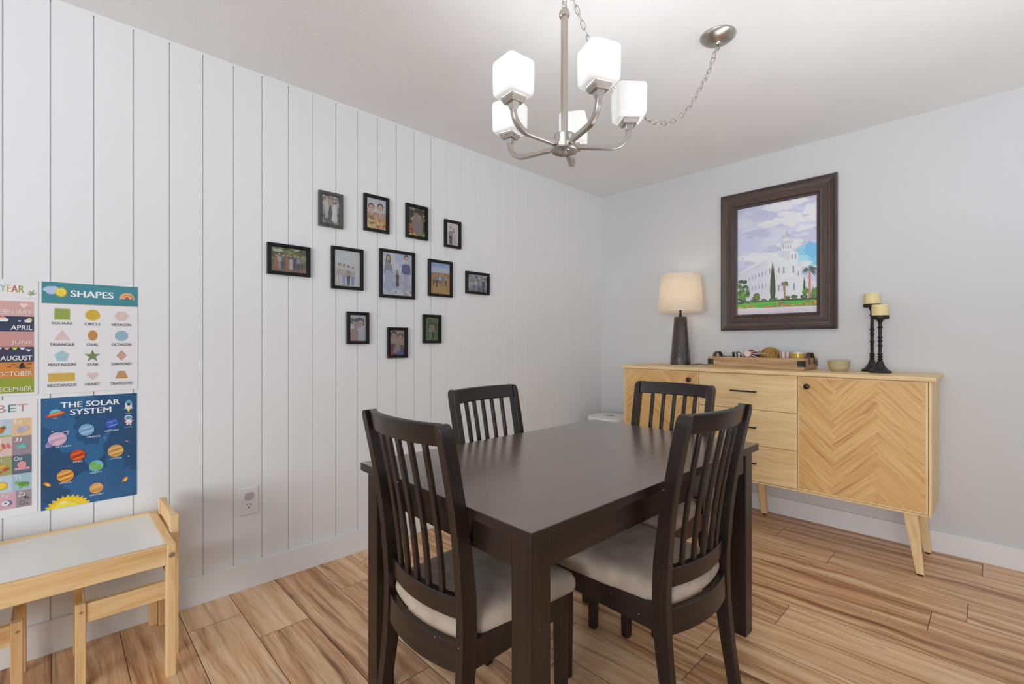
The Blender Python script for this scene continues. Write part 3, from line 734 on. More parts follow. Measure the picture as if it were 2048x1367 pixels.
# ------------------------------------------------------------ round white bin in the corner
o = thing('waste_bin', 'round white lidded bin in the corner beside the sideboard', 'bin', (.270, -.262, 0))
b = MB(); b.lathe([(.150, 0), (.156, .004), (.172, .52), (.172, .526)], n=48); obj('bin_body', b, M_plastic, o, smooth=40)
b = MB(); b.lathe([(.172, .520), (.181, .524), (.182, .545), (.178, .553), (.165, .557), (.046, .561), (.043, .556), (.001, .554)], n=56); l = obj('lid', b, M_plastic, o, smooth=40)
b = MB(); b.lathe([(.040, .5545), (.040, .5575), (.001, .5578)], n=32); q = obj('lid_button', b, mat('grey_plastic', (150, 150, 146), .5), l, smooth=40); q['label'] = 'grey centre button'
# ------------------------------------------------------------ chandelier
CX_, CY_ = 1.392, -2.209
CH = thing('chandelier', 'brushed nickel five-arm chandelier with square frosted glass shades', 'chandelier', (CX_, CY_, 1.80))
def cz_(z): return z - 1.80
b = MB(); b.lathe([(.036, cz_(1.834)), (.037, cz_(1.836)), (.037, cz_(1.874)), (.0385, cz_(1.876)), (.0385, cz_(1.884)), (.030, cz_(1.886)), (.001, cz_(1.8865))], n=40); obj('hub', b, M_nickel, CH, smooth=40)
b = MB(); b.lathe([(.001, cz_(1.815)), (.008, cz_(1.816)), (.008, cz_(1.826)), (.020, cz_(1.828)), (.022, cz_(1.830)), (.036, cz_(1.8305)), (.045, cz_(1.827)), (.0475, cz_(1.829)), (.0475, cz_(1.835)), (.040, cz_(1.838)), (.001, cz_(1.839))], n=44); obj('bottom_plate', b, M_nickel, CH, smooth=35)
b = MB(); n = 24; rings = []
for z in (1.884, 2.312):
    rings.append([((.0125 if k % 3 else .0112) * math.cos(2 * PI * k / n), (.0125 if k % 3 else .0112) * math.sin(2 * PI * k / n), cz_(z)) for k in range(n)])
b.loft(rings); obj('stem', b, M_nickel, CH, smooth=25)
b = MB(); b.lathe([(.012, cz_(2.300)), (.018, cz_(2.303)), (.0195, cz_(2.312)), (.017, cz_(2.322)), (.010, cz_(2.328)), (.006, cz_(2.333)), (.001, cz_(2.334))], n=28)
b.tube([(.0, .011 * math.cos(a), cz_(2.343) + .013 * math.sin(a)) for a in [2 * PI * k / 18 for k in range(18)]], .0026, 6, closed=True)
obj('stem_cap', b, M_nickel, CH, smooth=40)
R_ = .231
for k in range(5):
    a = math.radians(-95.5 + 72 * k); ca, sa = math.cos(a), math.sin(a)
    def P(r, z, t=0): return (r * ca - t * sa, r * sa + t * ca, cz_(z))
    b = MB(); path = [P(.030, 1.845), P(.10, 1.845), P(R_ - .062, 1.845)]
    for q in range(1, 9):
        f = PI / 2 * q / 8; path.append(P(R_ - .062 + .062 * math.sin(f), 1.845 + .062 * (1 - math.cos(f))))
    path.append(P(R_, 1.918))
    rings = []
    for i, p_ in enumerate(path):
        p_ = Vector(p_); t = (Vector(path[min(i + 1, len(path) - 1)]) - Vector(path[max(i - 1, 0)])).normalized(); s_ = Vector((-sa, ca, 0)); u = s_.cross(t).normalized(); hw = .0085
        rings.append([p_ - s_ * hw - u * hw, p_ + s_ * hw - u * hw, p_ + s_ * hw + u * hw, p_ - s_ * hw + u * hw])
    b.loft(rings); arm = obj('arm', b, M_nickel, CH, bevel=.003, smooth=30)
    def sq(h, z, rr=0, n=1):
        return [P(R_ + x, z, y) for x, y in ((-h, -h), (h, -h), (h, h), (-h, h))]
    b = MB(); b.loft([sq(.0095, 1.906), sq(.014, 1.921), sq(.014, 1.924), sq(.024, 1.9245), sq(.024, 1.929), sq(.0265, 1.9295), sq(.0265, 1.934), sq(.029, 1.9345), sq(.029, 1.945)])
    obj('lamp_holder', b, M_nickel, arm, bevel=.0008)
    def rsq(h, z, r=.014):
        out = []
        for cx, cy, a0 in ((h - r, h - r, 0), (-h + r, h - r, PI / 2), (-h + r, -h + r, PI), (h - r, -h + r, 1.5 * PI)):
            for q in range(5): out.append(P(R_ + cx + r * math.cos(a0 + PI / 2 * q / 4), z, cy + r * math.sin(a0 + PI / 2 * q / 4)))
        return out
    b = MB(); b.loft([rsq(.030, 1.9445, .008), rsq(.041, 1.9448), rsq(.0465, 1.947), rsq(.0500, 1.952), rsq(.0512, 1.960), rsq(.0520, 1.99), rsq(.0524, 2.043), rsq(.0518, 2.052), rsq(.0500, 2.056)], cap=False)
    s_ = obj('lamp_shade', b, M_glass_shade, arm, smooth=50); s_['label'] = 'square frosted white glass shade'
    ld = bpy.data.lights.new('chandelier_bulb', 'POINT'); ld.energy = SHADE_W; ld.color = (.97, .985, 1); ld.shadow_soft_size = .022
    lo = bpy.data.objects.new('chandelier_bulb', ld); COL.objects.link(lo); lo.location = (CX_ + R_ * ca, CY_ + R_ * sa, 2.015)
# canopy, chain swag and cord
KX, KY = 1.641, -1.503
b = MB(); prof = [(.070, 0), (.0705, -.003), (.068, -.008), (.055, -.019), (.035, -.027), (.016, -.031), (.013, -.033), (.011, -.040), (.001, -.041)]
b.lathe([(r, z) for r, z in prof[::-1]], (KX - CX_, KY - CY_, cz_(H)), 44)
b.tube([(KX - CX_ + .009 * math.cos(a), KY - CY_, cz_(H - .048) + .011 * math.sin(a)) for a in [2 * PI * k / 16 for k in range(16)]], .0024, 6, closed=True)
obj('canopy', b, M_nickel, CH, smooth=45)
ctrl = [(0, 2.386), (.034, 2.35), (.06, 2.287), (.098, 2.239), (.142, 2.19), (.189, 2.131), (.243, 2.082), (.313, 2.038), (.40, 2.012), (.482, 2.010), (.56, 2.026), (.65, 2.064), (.74, 2.118), (.81, 2.180), (.873, 2.262), (.907, 2.313), (.949, 2.374), (1.0, 2.418)]
def swag(s):
    for (s0, z0), (s1, z1) in zip(ctrl[:-1], ctrl[1:]):
        if s <= s1: f = (s - s0) / (s1 - s0); return Vector((KX + (CX_ - KX) * s - CX_, KY + (CY_ - KY) * s - CY_, cz_(z0 + (z1 - z0) * f)))
dense = [swag(i / 600) for i in range(601)]
sm = []
for i in range(601):
    w_ = [dense[min(600, max(0, i + d))] for d in range(-18, 19)] if 20 < i < 580 else [dense[i]]
    sm.append(sum(w_, Vector()) / len(w_))
acc = [0]
for i in range(600): acc.append(acc[-1] + (sm[i + 1] - sm[i]).length)
def at(d):
    for i in range(600):
        if d <= acc[i + 1]: return sm[i].lerp(sm[i + 1], (d - acc[i]) / max(1e-9, acc[i + 1] - acc[i]))
    return sm[-1]
def link(b, c, t, roll, Lk=.030, Wk=.0155, r=.0016):
    t = t.normalized(); u = t.orthogonal().normalized(); v = t.cross(u); u2 = u * math.cos(roll) + v * math.sin(roll); pts = []
    for k in range(20):
        a = 2 * PI * k / 20; x = math.cos(a); y = math.sin(a)
        pts.append(c + t * (x * (Wk / 2) + math.copysign(min(1, abs(x) * 2.5), x) * (Lk - Wk) / 2) + u2 * (y * Wk / 2))
    b.tube(pts, r, 6, closed=True)
b = MB(); nl = int(acc[-1] / .0262); rg = random.Random(2)
for k in range(nl):
    d = (k + .5) * acc[-1] / nl; link(b, at(d), at(min(acc[-1], d + .004)) - at(d - .004), (PI / 2 if k % 2 else 0) + .7 + rg.uniform(-.2, .2))
for k in range(3):
    z = 2.360 + .024 * k; link(b, Vector((0, 0, cz_(z))), Vector((0, 0, 1)), PI / 2 * (k % 2) + .5)
obj('chain', b, M_nickel, CH, smooth=60)
b = MB(); b.tube([at(acc[-1] * k / 60) + Vector((0, 0, .004 * math.sin(k * 1.3))) + Vector((.003 * math.sin(k), .003 * math.cos(k * 1.7), 0)) for k in range(61)], .0014, 6)
cd = obj('cord', b, mat('clear_cord', (196, 190, 182), .4), CH, smooth=60)
b = MB(); b.lathe([(.010, cz_(2.424)), (.014, cz_(2.430)), (.014, cz_(2.440))], n=20); b.tube([(0, .009 * math.cos(a), cz_(2.418) + .009 * math.sin(a)) for a in [2 * PI * k / 14 for k in range(14)]], .0022, 6, closed=True); obj('ceiling_hook', b, M_nickel, CH, smooth=40)

# ------------------------------------------------------------ outlet on the left wall
o = thing('wall_outlet', 'white electrical outlet with one covered socket on the panelled wall', 'outlet', (0.0004, -2.8845, .3455), LEFT)
b = MB(); b.poly = None
pts = rrect(.080, .125, .004); b.loft([[(x, y, 0) for x, y in pts], [(x, y, .004) for x, y in pts], [(.04 + (x - .04) * .94, .0625 + (y - .0625) * .96, .0062) for x, y in pts]]); obj('cover_plate', b, M_plastic, o, bevel=.001)
def oval(cx, cy, rx, ry, z0, z1):
    m = MB(); q = [(cx + rx * math.copysign(abs(math.cos(a)) ** .8, math.cos(a)), cy + max(-ry * .8, min(ry * .8, ry * math.sin(a)))) for a in [2 * PI * k / 28 for k in range(28)]]
    m.loft([[(x, y, z0) for x, y in q], [(x, y, z1) for x, y in q]]); return m
r_ = obj('socket', oval(.040, .041, .0175, .0185, .006, .0078), M_plastic, o)
M_slot = mat('slot_dark', (40, 38, 36), .7)
b = MB(); b.box((.033, .046, .0079), (.0024, .0085, .0006)); b.box((.047, .046, .0079), (.0024, .0070, .0006))
q = [(.040 + .0034 * math.cos(a), .033 + .0034 * math.sin(a)) for a in [2 * PI * k / 12 for k in range(12)]]; b.loft([[(x, y, .0077) for x, y in q], [(x, y, .0082) for x, y in q]]); obj('slots', b, M_slot, r_)
r_ = obj('safety_cover', oval(.040, .087, .0205, .0205, .006, .0105), mat('clear_plastic_grey', (186, 184, 180), .3), o, bevel=.001); r_['label'] = 'greyish safety cover'

# ------------------------------------------------------------ children's table and two chairs
def bolt(b, c, ax='x', r=.0065):
    n = 16; q = [(r * math.cos(2 * PI * k / n), r * math.sin(2 * PI * k / n)) for k in range(n)]
    if ax == 'x': b.loft([[(c[0], c[1] + u, c[2] + v) for u, v in q], [(c[0] + .003, c[1] + u * .8, c[2] + v * .8) for u, v in q]])
    else: b.loft([[(c[0] + v, c[1], c[2] + u) for u, v in q], [(c[0] + v * .8, c[1] + .003, c[2] + u * .8) for u, v in q]])
KT = thing('kids_table', 'low pine children\'s table with white inset top under the posters', 'table', (.245, -3.515, 0))
x0, x1, y0, y1, zt = .018, .468, -3.826, -3.197, .456
for x in (x0 + .020, x1 - .020):
    for y in (y0 + .0135, y1 - .0135):
        b = MB(); b.box((x, y, (zt) / 2), (.040, .027, zt)); lg = obj('leg', b, M_pine, KT, bevel=.002, world=True)
        if x > .2 and y > -3.4:
            b = MB(); bolt(b, (x1, y, zt - .036), r=.0095); obj('bolt', b, M_nickel, lg, world=True)
b = MB(); b.b2((x1 - .022, y0 + .027, zt - .068), (x1 - .002, y1 - .027, zt)); obj('front_rail', b, M_pine, KT, bevel=.0015, world=True)
b = MB(); b.b2((x0 + .002, y0 + .027, zt - .068), (x0 + .022, y1 - .027, zt)); obj('rear_rail', b, M_pine, KT, bevel=.0015, world=True)
for y in (y0 + .0135, y1 - .0135):
    b = MB(); b.b2((x0 + .040, y - .012, zt - .060), (x1 - .040, y + .012, zt)); obj('end_rail', b, M_pine, KT, bevel=.0015, world=True)
b = MB(); b.b2((x0 + .022, y0 + .026, zt - .014), (x1 - .022, y1 - .026, zt - .006)); q = obj('table_panel', b, M_white, KT, world=True); q['label'] = 'white melamine panel'
def kid_chair(label):
    """local frame: backrest at +y, faces -y; x 0..0.275 depth of the chair's width"""
    t = thing('kids_chair', label, 'chair', group="children's chairs tucked under the low table")
    w = .2775; yb, yf = .0135, -.243
    for x in (.0135, w - .0135):
        b = MB(); b.box((x, yb, .2575), (.027, .027, .515)); l = obj('leg', b, M_pine, t, bevel=.002)
        b = MB(); b.box((x, yf, .142), (.027, .027, .284)); l2 = obj('leg', b, M_pine, t, bevel=.002)
        b = MB(); bolt(b, (x + .0135, yf + .0, .255) if x > .1 else (x - .0165, yf, .255), r=.004); obj('bolt', b, M_nickel, l2)
        b = MB(); b.box((x, (yb + yf) / 2, .247), (.018, abs(yb - yf) - .027, .064)); obj('side_rail', b, M_pine, t, bevel=.0015)
    b = MB(); b.box((w / 2, yb - .001, .487), (w - .054, .018, .058)); obj('backrest', b, M_pine, t, bevel=.0015)
    b = MB(); b.box((w / 2, yb, .247), (w - .054, .016, .05)); b.box((w / 2, yf + .016, .240), (w - .054, .012, .04)); obj('cross_rail', b, M_pine, t, bevel=.0015)
    b = MB(); b.box((w / 2, (yb + yf) / 2, .272), (w - .046, abs(yb - yf) - .03, .007)); q = obj('seat', b, M_white, t); q['label'] = 'white seat panel'
    return t
kc = kid_chair('small pine child chair at the right end of the low table, backrest rising above it')
kc.location = (.0585, -3.1955, 0)
dup(kc, (.336, -3.828, 0), (0, 0, PI), 'small pine child chair tucked in from the left end of the low table')

# ------------------------------------------------------------ posters on the left wall
def poster(name, label, pr, w, h, y, z, group=None):
    t = thing(name, label, 'poster', (.0008, y, z), LEFT, group)
    b = MB(); q = rrect(w, h, .005); b.loft([[(x, yy, 0) for x, yy in q], [(x, yy, .0012) for x, yy in q]])
    obj('sheet', b, mat('laminate_white', (232, 230, 230), .3, coat=.3), t)
    obj('printing', pr.mb(w, h, clip=True, z0=.0010), M_poster, t); return t
DK = (58, 56, 60)
P = Print(); w, h = .279, .416
P.rect(0, .3365, w, h, (62, 140, 152)); P.rect(0, .335, w, .3375, (196, 170, 120), 2)
for x, y, r in ((.012, .387, .007), (.022, .390, .010), (.033, .391, .010), (.041, .385, .008), (.026, .382, .012)): P.ell(x, y, r * 1.25, r, (188, 206, 232), 2)
P.star(.053, .379, .019, 16, .80, (240, 208, 52), 3); P.ell(.053, .379, .0135, .0135, (250, 224, 84), 4)
P.ell(.049, .381, .0012, .0016, (120, 90, 30), 5); P.ell(.057, .381, .0012, .0016, (120, 90, 30), 5)
P.line([(.0475, .3765), (.050, .3742), (.053, .3735), (.056, .3742), (.0585, .3765)], .0009, (140, 100, 40), 5)
P.text('SHAPES', .141, .3765, .124, .025, (246, 248, 250), bold=.035)
for r, c, l in ((.0225, (232, 170, 110), 2), (.019, (244, 196, 140), 3), (.0155, (226, 132, 74), 4), (.012, (248, 214, 160), 5), (.0085, (190, 84, 46), 6), (.005, (62, 140, 152), 7)): P.ell(.245, .364, r, r * 1.15, c, l, 20, 0, PI)
for k in range(13):
    a = PI * k / 12; P.ell(.245 + .0235 * math.cos(a), .364 + .027 * math.sin(a), .0018, .0018, (244, 200, 150), 2, 8)
GR, YE, PK, BL, OR, PE = (150, 166, 72), (214, 176, 58), (226, 200, 194), (158, 194, 208), (198, 142, 78), (204, 164, 138)
P.rect(.033, .275, .078, .319, (222, 222, 190)); P.rect(.0345, .2765, .0765, .3175, GR, 2)
P.ell(.1415, .297, .023, .0225, (236, 222, 170)); P.ell(.1415, .297, .0215, .021, YE, 2)
P.ngon(.2285, .296, .0235, 6, PK, 2, 0, 1, .92)
P.poly([(.031, .1985), (.079, .1985), (.055, .238)], PK, 2)
P.ell(.141, .2175, .015, .021, (232, 206, 176)); P.ell(.141, .2175, .014, .020, OR, 2)
P.ngon(.228, .217, .0222, 8, (150, 186, 198), 2, PI / 8)
P.ngon(.0545, .1385, .0225, 5, (172, 202, 214), 2)
P.star(.1405, .1375, .0255, 5, .40, (122, 138, 86), 2)
P.ngon(.228, .138, .0215, 4, PE, 2, PI / 2, .78, 1)
P.rect(.0165, .0435, .0915, .0765, (234, 216, 160)); P.rect(.018, .045, .090, .075, (212, 174, 82), 2)
P.heart(.141, .061, .036, (222, 198, 196), 2)
P.poly([(.208, .046), (.2485, .046), (.2385, .076), (.218, .076)], (198, 150, 96), 2)
for t, x, y, tw in (('SQUARE', .055, .262, .056), ('CIRCLE', .1405, .262, .046), ('HEXAGON', .2275, .2615, .060), ('TRIANGLE', .0545, .183, .068), ('OVAL', .1405, .182, .034), ('OCTAGON', .2275, .182, .060),
                    ('PENTAGON', .0545, .107, .075), ('STAR', .1405, .105, .033), ('DIAMOND', .2275, .1045, .061), ('RECTANGLE', .054, .030, .078), ('HEART', .1405, .029, .043), ('TRAPEZOID', .2275, .027, .069)):
    P.text(t, x, y, tw, .0105, DK, bold=.004, slant=.04)
poster('shapes_poster', 'white poster titled SHAPES with a teal header and twelve labelled shapes', P, w, h, -3.535, .963)
# solar system
P = Print(); w, h = .278, .415
P.rect(0, 0, w, h, (36, 86, 130)); rg = random.Random(5)
for k, (x, y, rx, ry, c) in enumerate(((.06, .37, .10, .08, (42, 100, 146)), (.20, .30, .12, .10, (34, 80, 122)), (.12, .20, .08, .16, (44, 104, 152)), (.24, .16, .07, .12, (34, 78, 118)), (.05, .12, .09, .10, (32, 76, 116)), (.18, .06, .12, .07, (42, 98, 146)), (.14, .30, .05, .07, (34, 82, 126)), (.21, .12, .03, .09, (40, 94, 140)))):
    P.blob(x, y, rx, ry, c, 2, 26, .18, k)  # mottled blues: a chair's reflection painted into the print
for k in range(150):
    r = rg.choice((.0005, .0006, .0009)); P.ngon(rg.uniform(.006, w - .006), rg.uniform(.006, h - .006), r, 4, rg.choice(((210, 226, 240), (140, 180, 214))), 3)
for cx, cy, r in ((.08, -.02, .11), (.08, -.02, .17), (.08, -.02, .24), (.08, -.02, .31), (.08, -.02, .37)):
    pts = [(cx + r * math.cos(a), cy + r * .92 * math.sin(a)) for a in [PI * k / 40 for k in range(41)]]; P.line([p_ for p_ in pts if p_[0] < w + .02], .0004, (86, 130, 168), 3)
P.text('THE SOLAR', .1385, .385, .170, .021, (246, 248, 250), bold=.03, layer=6); P.text('SYSTEM', .1385, .356, .118, .021, (246, 248, 250), bold=.03, layer=6)
# ufo
P.ell(.039, .357, .016, .015, (120, 200, 214), 5, 24, 0, PI, .18); P.ell(.039, .352, .028, .0075, (214, 74, 40), 6, 24, 0, 2 * PI, .24); P.ell(.040, .3545, .022, .0035, (240, 150, 60), 7, 24, 0, 2 * PI, .24); P.text('UFO', .039, .338, .012, .004, (220, 230, 240), .01, 6)
# rocket and astronaut
P.ell(.252, .368, .0105, .020, (238, 238, 242), 5); P.ell(.252, .380, .008, .009, (98, 176, 190), 6); P.ell(.252, .371, .0052, .0055, (40, 52, 70), 7); P.poly([(.241, .362), (.2385, .350), (.245, .354)], (200, 210, 220), 5); P.poly([(.263, .362), (.2655, .350), (.259, .354)], (200, 210, 220), 5)
P.poly([(.2465, .351), (.2575, .351), (.252, .338)], (244, 212, 62), 6); P.text('Rocket', .252, .334, .018, .0035, (220, 230, 240), .01, 6)
P.ell(.251, .317, .012, .0105, (236, 236, 240), 5); P.ell(.251, .3165, .0085, .0072, (92, 164, 176), 6); P.blob(.253, .301, .010, .009, (240, 232, 236), 5, 14, .1); P.line([(.238, .306), (.246, .301)], .005, (222, 96, 104), 4); P.line([(.258, .302), (.268, .306)], .005, (222, 96, 104), 4); P.line([(.249, .295), (.247, .287)], .006, (238, 226, 230), 5); P.line([(.256, .295), (.258, .286)], .006, (236, 180, 186), 5); P.text('Astronaut', .252, .279, .024, .0035, (220, 230, 240), .01, 6)
def planet(cx, cy, r, c, bands, label, lx, ly, lw, ring=None):
    if ring: P.ell(cx, cy, r * 1.62, r * .50, ring, 4, 32, 0, 2 * PI, .72); P.ell(cx, cy, r * 1.38, r * .34, (36, 80, 120), 5, 32, 0, 2 * PI, .72)
    P.ell(cx, cy, r, r, c, 6, 30)
    for k, (off, ht, bc) in enumerate(bands):
        d = math.sqrt(max(0, 1 - off * off)) * r; a = .28; n_ = (-math.sin(a), math.cos(a)); t_ = (math.cos(a), math.sin(a)); m_ = (cx + n_[0] * off * r, cy + n_[1] * off * r)
        P.ell(m_[0], m_[1], d * .93, ht * r, bc, 7, 18, 0, 2 * PI, a)
    P.text(label, lx, ly, lw, .0062, (228, 236, 244), .014, 8)
planet(.200, .300, .0205, (44, 84, 178), ((.35, .10, (120, 160, 226)), (-.05, .08, (90, 130, 210)), (-.45, .09, (150, 184, 236))), 'NEPTUNE', .200, .272, .042)
planet(.125, .284, .0225, (132, 176, 216), ((.4, .08, (176, 208, 234)), (.05, .08, (96, 148, 198)), (-.35, .09, (188, 216, 238))), 'URANUS', .146, .2555, .038)
planet(.044, .260, .0255, (214, 180, 206), ((.35, .10, (232, 204, 222)), (-.1, .09, (188, 154, 190)), (-.5, .10, (236, 192, 186))), 'SATURN', .060, .230, .042, (176, 156, 206))
P.ell(.026, .2445, .010, .003, (176, 156, 206), 8, 16, 0, 2 * PI, .72)
planet(.100, .190, .0215, (206, 72, 34), ((.4, .12, (232, 120, 56)), (-.1, .10, (156, 40, 22)), (-.5, .12, (240, 134, 60))), 'MARS', .100, .166, .026)
planet(.212, .189, .0245, (216, 168, 92), ((.5, .10, (236, 200, 132)), (.15, .09, (178, 122, 58)), (-.2, .10, (238, 204, 140)), (-.55, .08, (184, 128, 62))), 'JUPITER', .212, .159, .038)
planet(.153, .140, .0215, (118, 190, 204), (), 'EARTH', .1525, .1145, .031)
P.blob(.146, .147, .011, .009, (122, 186, 66), 7, 14, .3, 3); P.blob(.161, .134, .009, .011, (122, 186, 66), 7, 14, .3, 4); P.blob(.144, .131, .007, .006, (132, 194, 74), 7, 12, .3, 5)
planet(.066, .118, .0235, (226, 156, 62), ((.45, .10, (246, 196, 104)), (.1, .10, (178, 96, 30)), (-.25, .11, (248, 200, 110)), (-.6, .08, (190, 104, 36))), 'VENUS', .065, .093, .034)
planet(.154, .053, .0205, (222, 164, 92), ((.3, .18, (236, 188, 120)), (-.4, .14, (200, 138, 72))), 'MERCURY', .154, .0285, .042)
P.star(.073, -.026, .072, 30, .86, (240, 196, 40), 4); P.ell(.073, -.026, .059, .059, (248, 214, 46), 5, 40); P.ell(.068, -.018, .040, .040, (252, 228, 78), 6, 30); P.ell(.060, .018, .012, .006, (254, 240, 150), 7)
for cx, cy, a in ((.017, .095, -.7), (.241, .070, .8)): P.ell(cx, cy, .012, .006, (226, 140, 44), 5, 16, 0, 2 * PI, a); P.ell(cx + .002, cy - .002, .007, .0042, (250, 206, 96), 6, 16, 0, 2 * PI, a)
P.blob(.247, .222, .004, .003, (226, 120, 130), 5, 10, .2); P.star(.252, .160, .0045, 4, .25, (222, 234, 246), 5); P.star(.031, .289, .004, 4, .25, (222, 234, 246), 5); P.star(.178, .246, .003, 4, .25, (222, 234, 246), 5)
poster('solar_system_poster', 'dark blue poster titled THE SOLAR SYSTEM with planets and a yellow sun', P, w, h, -3.537, .532)
# months of the year (its left part lies outside the photo)
P = Print(); w, h = .278, .416
P.text('YEAR', w - .0655, .3835, .0585, .025, DK, bold=.02, colors=[(150, 190, 196), (222, 170, 84), (190, 100, 84), (150, 160, 70)])
for a, L_2 in ((2.2, .016), (1.3, .020), (1.9, .018), (.7, .015), (2.8, .012)): P.ell(w - .015 + .007 * math.cos(a), .362 + L_2 * .6 * math.sin(a), L_2 * .5, .0022, (146, 172, 118), 2, 12, 0, 2 * PI, a)
P.line([(w - .022, .353), (w - .012, .380)], .0008, (120, 150, 96), 3); P.line([(w - .06, .354), (w - .005, .350)], .0008, (176, 196, 188), 2)
zs = [.339, .285, .230, .175, .120, .064, .009]; xr = w - .010; xl = .010
for k, (t, c, tc_) in enumerate((('FEBRUARY', (218, 172, 166), (236, 222, 220)), ('APRIL', (52, 56, 84), (244, 244, 246)), ('JUNE', (206, 152, 146), (238, 222, 220)), ('AUGUST', (56, 54, 84), (244, 244, 246)), ('OCTOBER', (214, 138, 58), (246, 234, 220)), ('DECEMBER', (150, 164, 46), (240, 240, 214)))):
    P.rect(xl, zs[k + 1], xr, zs[k], c); wd = {'FEBRUARY': .092, 'APRIL': .054, 'JUNE': .052, 'AUGUST': .079, 'OCTOBER': .085, 'DECEMBER': .098}[t]
    P.text(t, xr - .005, zs[k + 1] + .0145, wd, .0165, tc_, bold=.012, align='r', slant=.06)
P.heart(xr - .026, zs[0] - .014, .020, (240, 214, 214), 2)
for k in range(6): P.ell(xr - .055 - .010 * k, zs[0] - .011 - .004 * (k % 3), .002, .001, (190, 140, 136), 2, 8)
for cx in (xr - .078, xr - .072, xr - .085): P.ell(cx, zs[1] - .014, .008, .006, (240, 238, 240), 3)
P.ell(xr - .078, zs[1] - .010, .009, .009, (222, 150, 130), 2, 16, 0, PI); P.ell(xr - .012, zs[1] - .012, .007, .007, (206, 196, 110), 2); P.ell(xr - .016, zs[1] - .017, .010, .005, (236, 236, 240), 3); P.ell(xr - .037, zs[1] - .017, .004, .0025, (236, 236, 240), 3)
for k, c in enumerate(((228, 230, 238), (214, 224, 84), (232, 170, 170), (226, 226, 240), (180, 178, 220), (214, 224, 84))): x = xr - .030 - .019 * k; P.poly([(x - .008, zs[3] - .002), (x + .008, zs[3] - .002), (x, zs[3] - .013)], c, 3)
P.poly([(xr - .024, zs[3] - .008), (xr - .006, zs[3] - .010), (xr - .014, zs[3] - .018)], (240, 240, 246), 3)
P.blob(xr - .031, zs[4] - .016, .007, .009, (40, 32, 34), 3, 12, .3, 2); P.poly([(xr - .036, zs[4] - .008), (xr - .026, zs[4] - .008), (xr - .030, zs[4] - .001)], (40, 32, 34), 3); P.line([(xr - .048, zs[4] - .018), (xr - .020, zs[4] - .022)], .0014, (60, 44, 36), 3)
for x, y in ((-.052, .009), (-.063, .016), (-.012, .007), (-.016, .022)): P.line([(xr + x - .006, zs[4] - y + .002), (xr + x, zs[4] - y - .001), (xr + x + .006, zs[4] - y + .002)], .002, (70, 48, 36), 3)
poster('months_poster', 'poster of coloured month bands ending in DECEMBER, cut by the left edge, upper', P, w, h, -3.544 - w, .963)
# alphabet
P = Print(); w, h = .278, .418
P.text('ALPHABET', w / 2, .387, .232, .027, DK, bold=.014, colors=[(120, 160, 150), (206, 150, 150), (226, 180, 120), (150, 160, 150), (168, 172, 176), (206, 150, 150), (84, 136, 134), (206, 150, 150)])
zs = [.350, .286, .218, .150, .089, .029]; cw = .0497; right = w - .013
cells = [[('Dd', (188, 208, 222)), ('Ee', (232, 196, 148))], [('Ii', (228, 196, 190)), ('Jj', (158, 142, 150))], [('Nn', (168, 168, 110)), ('Oo', (92, 112, 128))], [('Ss', (196, 212, 222)), ('Tt', (170, 196, 210))], [('Yy', (216, 172, 184)), ('Zz', (160, 146, 150))]]
for r in range(5):
    for c in range(5):
        x1_ = right - c * cw; x0_ = x1_ - cw
        if r == 4: x1_ = right - c * .0405; x0_ = x1_ - .0405
        if c < 2:
            t, colr = cells[r][1 - c]; P.rect(x0_, zs[r + 1], x1_, zs[r], colr)
            P.text(t, x0_ + .015, zs[r] - .0125, .020, .0145, (244, 242, 240), bold=.004, slant=.08)
        else: P.rect(x0_, zs[r + 1], x1_, zs[r], [(214, 196, 170), (170, 190, 196), (206, 164, 158), (150, 164, 130), (196, 190, 200)][(r + c) % 5])
xc = right - cw / 2; xd = xc - cw; zc = [(zs[k] + zs[k + 1]) / 2 - .008 for k in range(5)]
P.ell(xc, zc[0], .013, .009, (176, 180, 206), 3); P.ell(xc + .011, zc[0] + .004, .006, .006, (188, 192, 216), 4); P.ell(xc - .004, zc[0] - .008, .008, .004, (176, 180, 206), 3)
P.ell(xc, zc[1] + .002, .0135, .011, (98, 188, 180), 3, 20, 0, PI); P.ell(xc, zc[1] + .002, .0135, .003, (122, 204, 196), 4)
for k in range(4): P.line([(xc - .009 + .006 * k, zc[1] + .001), (xc - .007 + .005 * k, zc[1] - .013)], .0012, (196, 190, 196), 3)
P.ell(xc, zc[2] + .006, .0115, .012, (232, 160, 164), 3)
for k in range(6): P.ell(xc - .015 + .006 * k, zc[2] - .008, .0055, .0042, (232, 160, 164), 3, 12, 0, 2 * PI, .6 - .24 * k)
P.ell(xc - .004, zc[2] + .007, .0012, .0012, (70, 50, 60), 4, 8); P.ell(xc + .004, zc[2] + .007, .0012, .0012, (70, 50, 60), 4, 8)
P.ell(xc + .004, zc[3], .014, .008, (104, 150, 60), 3); P.ell(xc - .013, zc[3] + .007, .006, .0055, (134, 190, 76), 4); P.ell(xc - .004, zc[3] - .009, .004, .005, (134, 190, 76), 3); P.ell(xc + .011, zc[3] - .008, .004, .005, (134, 190, 76), 3); P.ell(xc - .015, zc[3] + .009, .0012, .0014, (40, 40, 40), 5, 8)
rg = random.Random(4); xz = right - .0405 / 2
for k in range(26): P.ell(xz + rg.uniform(-.014, .014), zc[4] + rg.uniform(-.016, .012), .0015, .0009, (64, 56, 60), 4, 8)
P.blob(xz + .004, zc[4] + .012, .005, .005, (96, 84, 88), 3, 10, .3)
P.ell(xz - .042, zc[4], .012, .010, (70, 110, 180), 3); P.ell(xz - .045, zc[4], .010, .009, (228, 234, 240), 4); P.star(xz - .045, zc[4], .005, 5, .45, (206, 60, 56), 5)
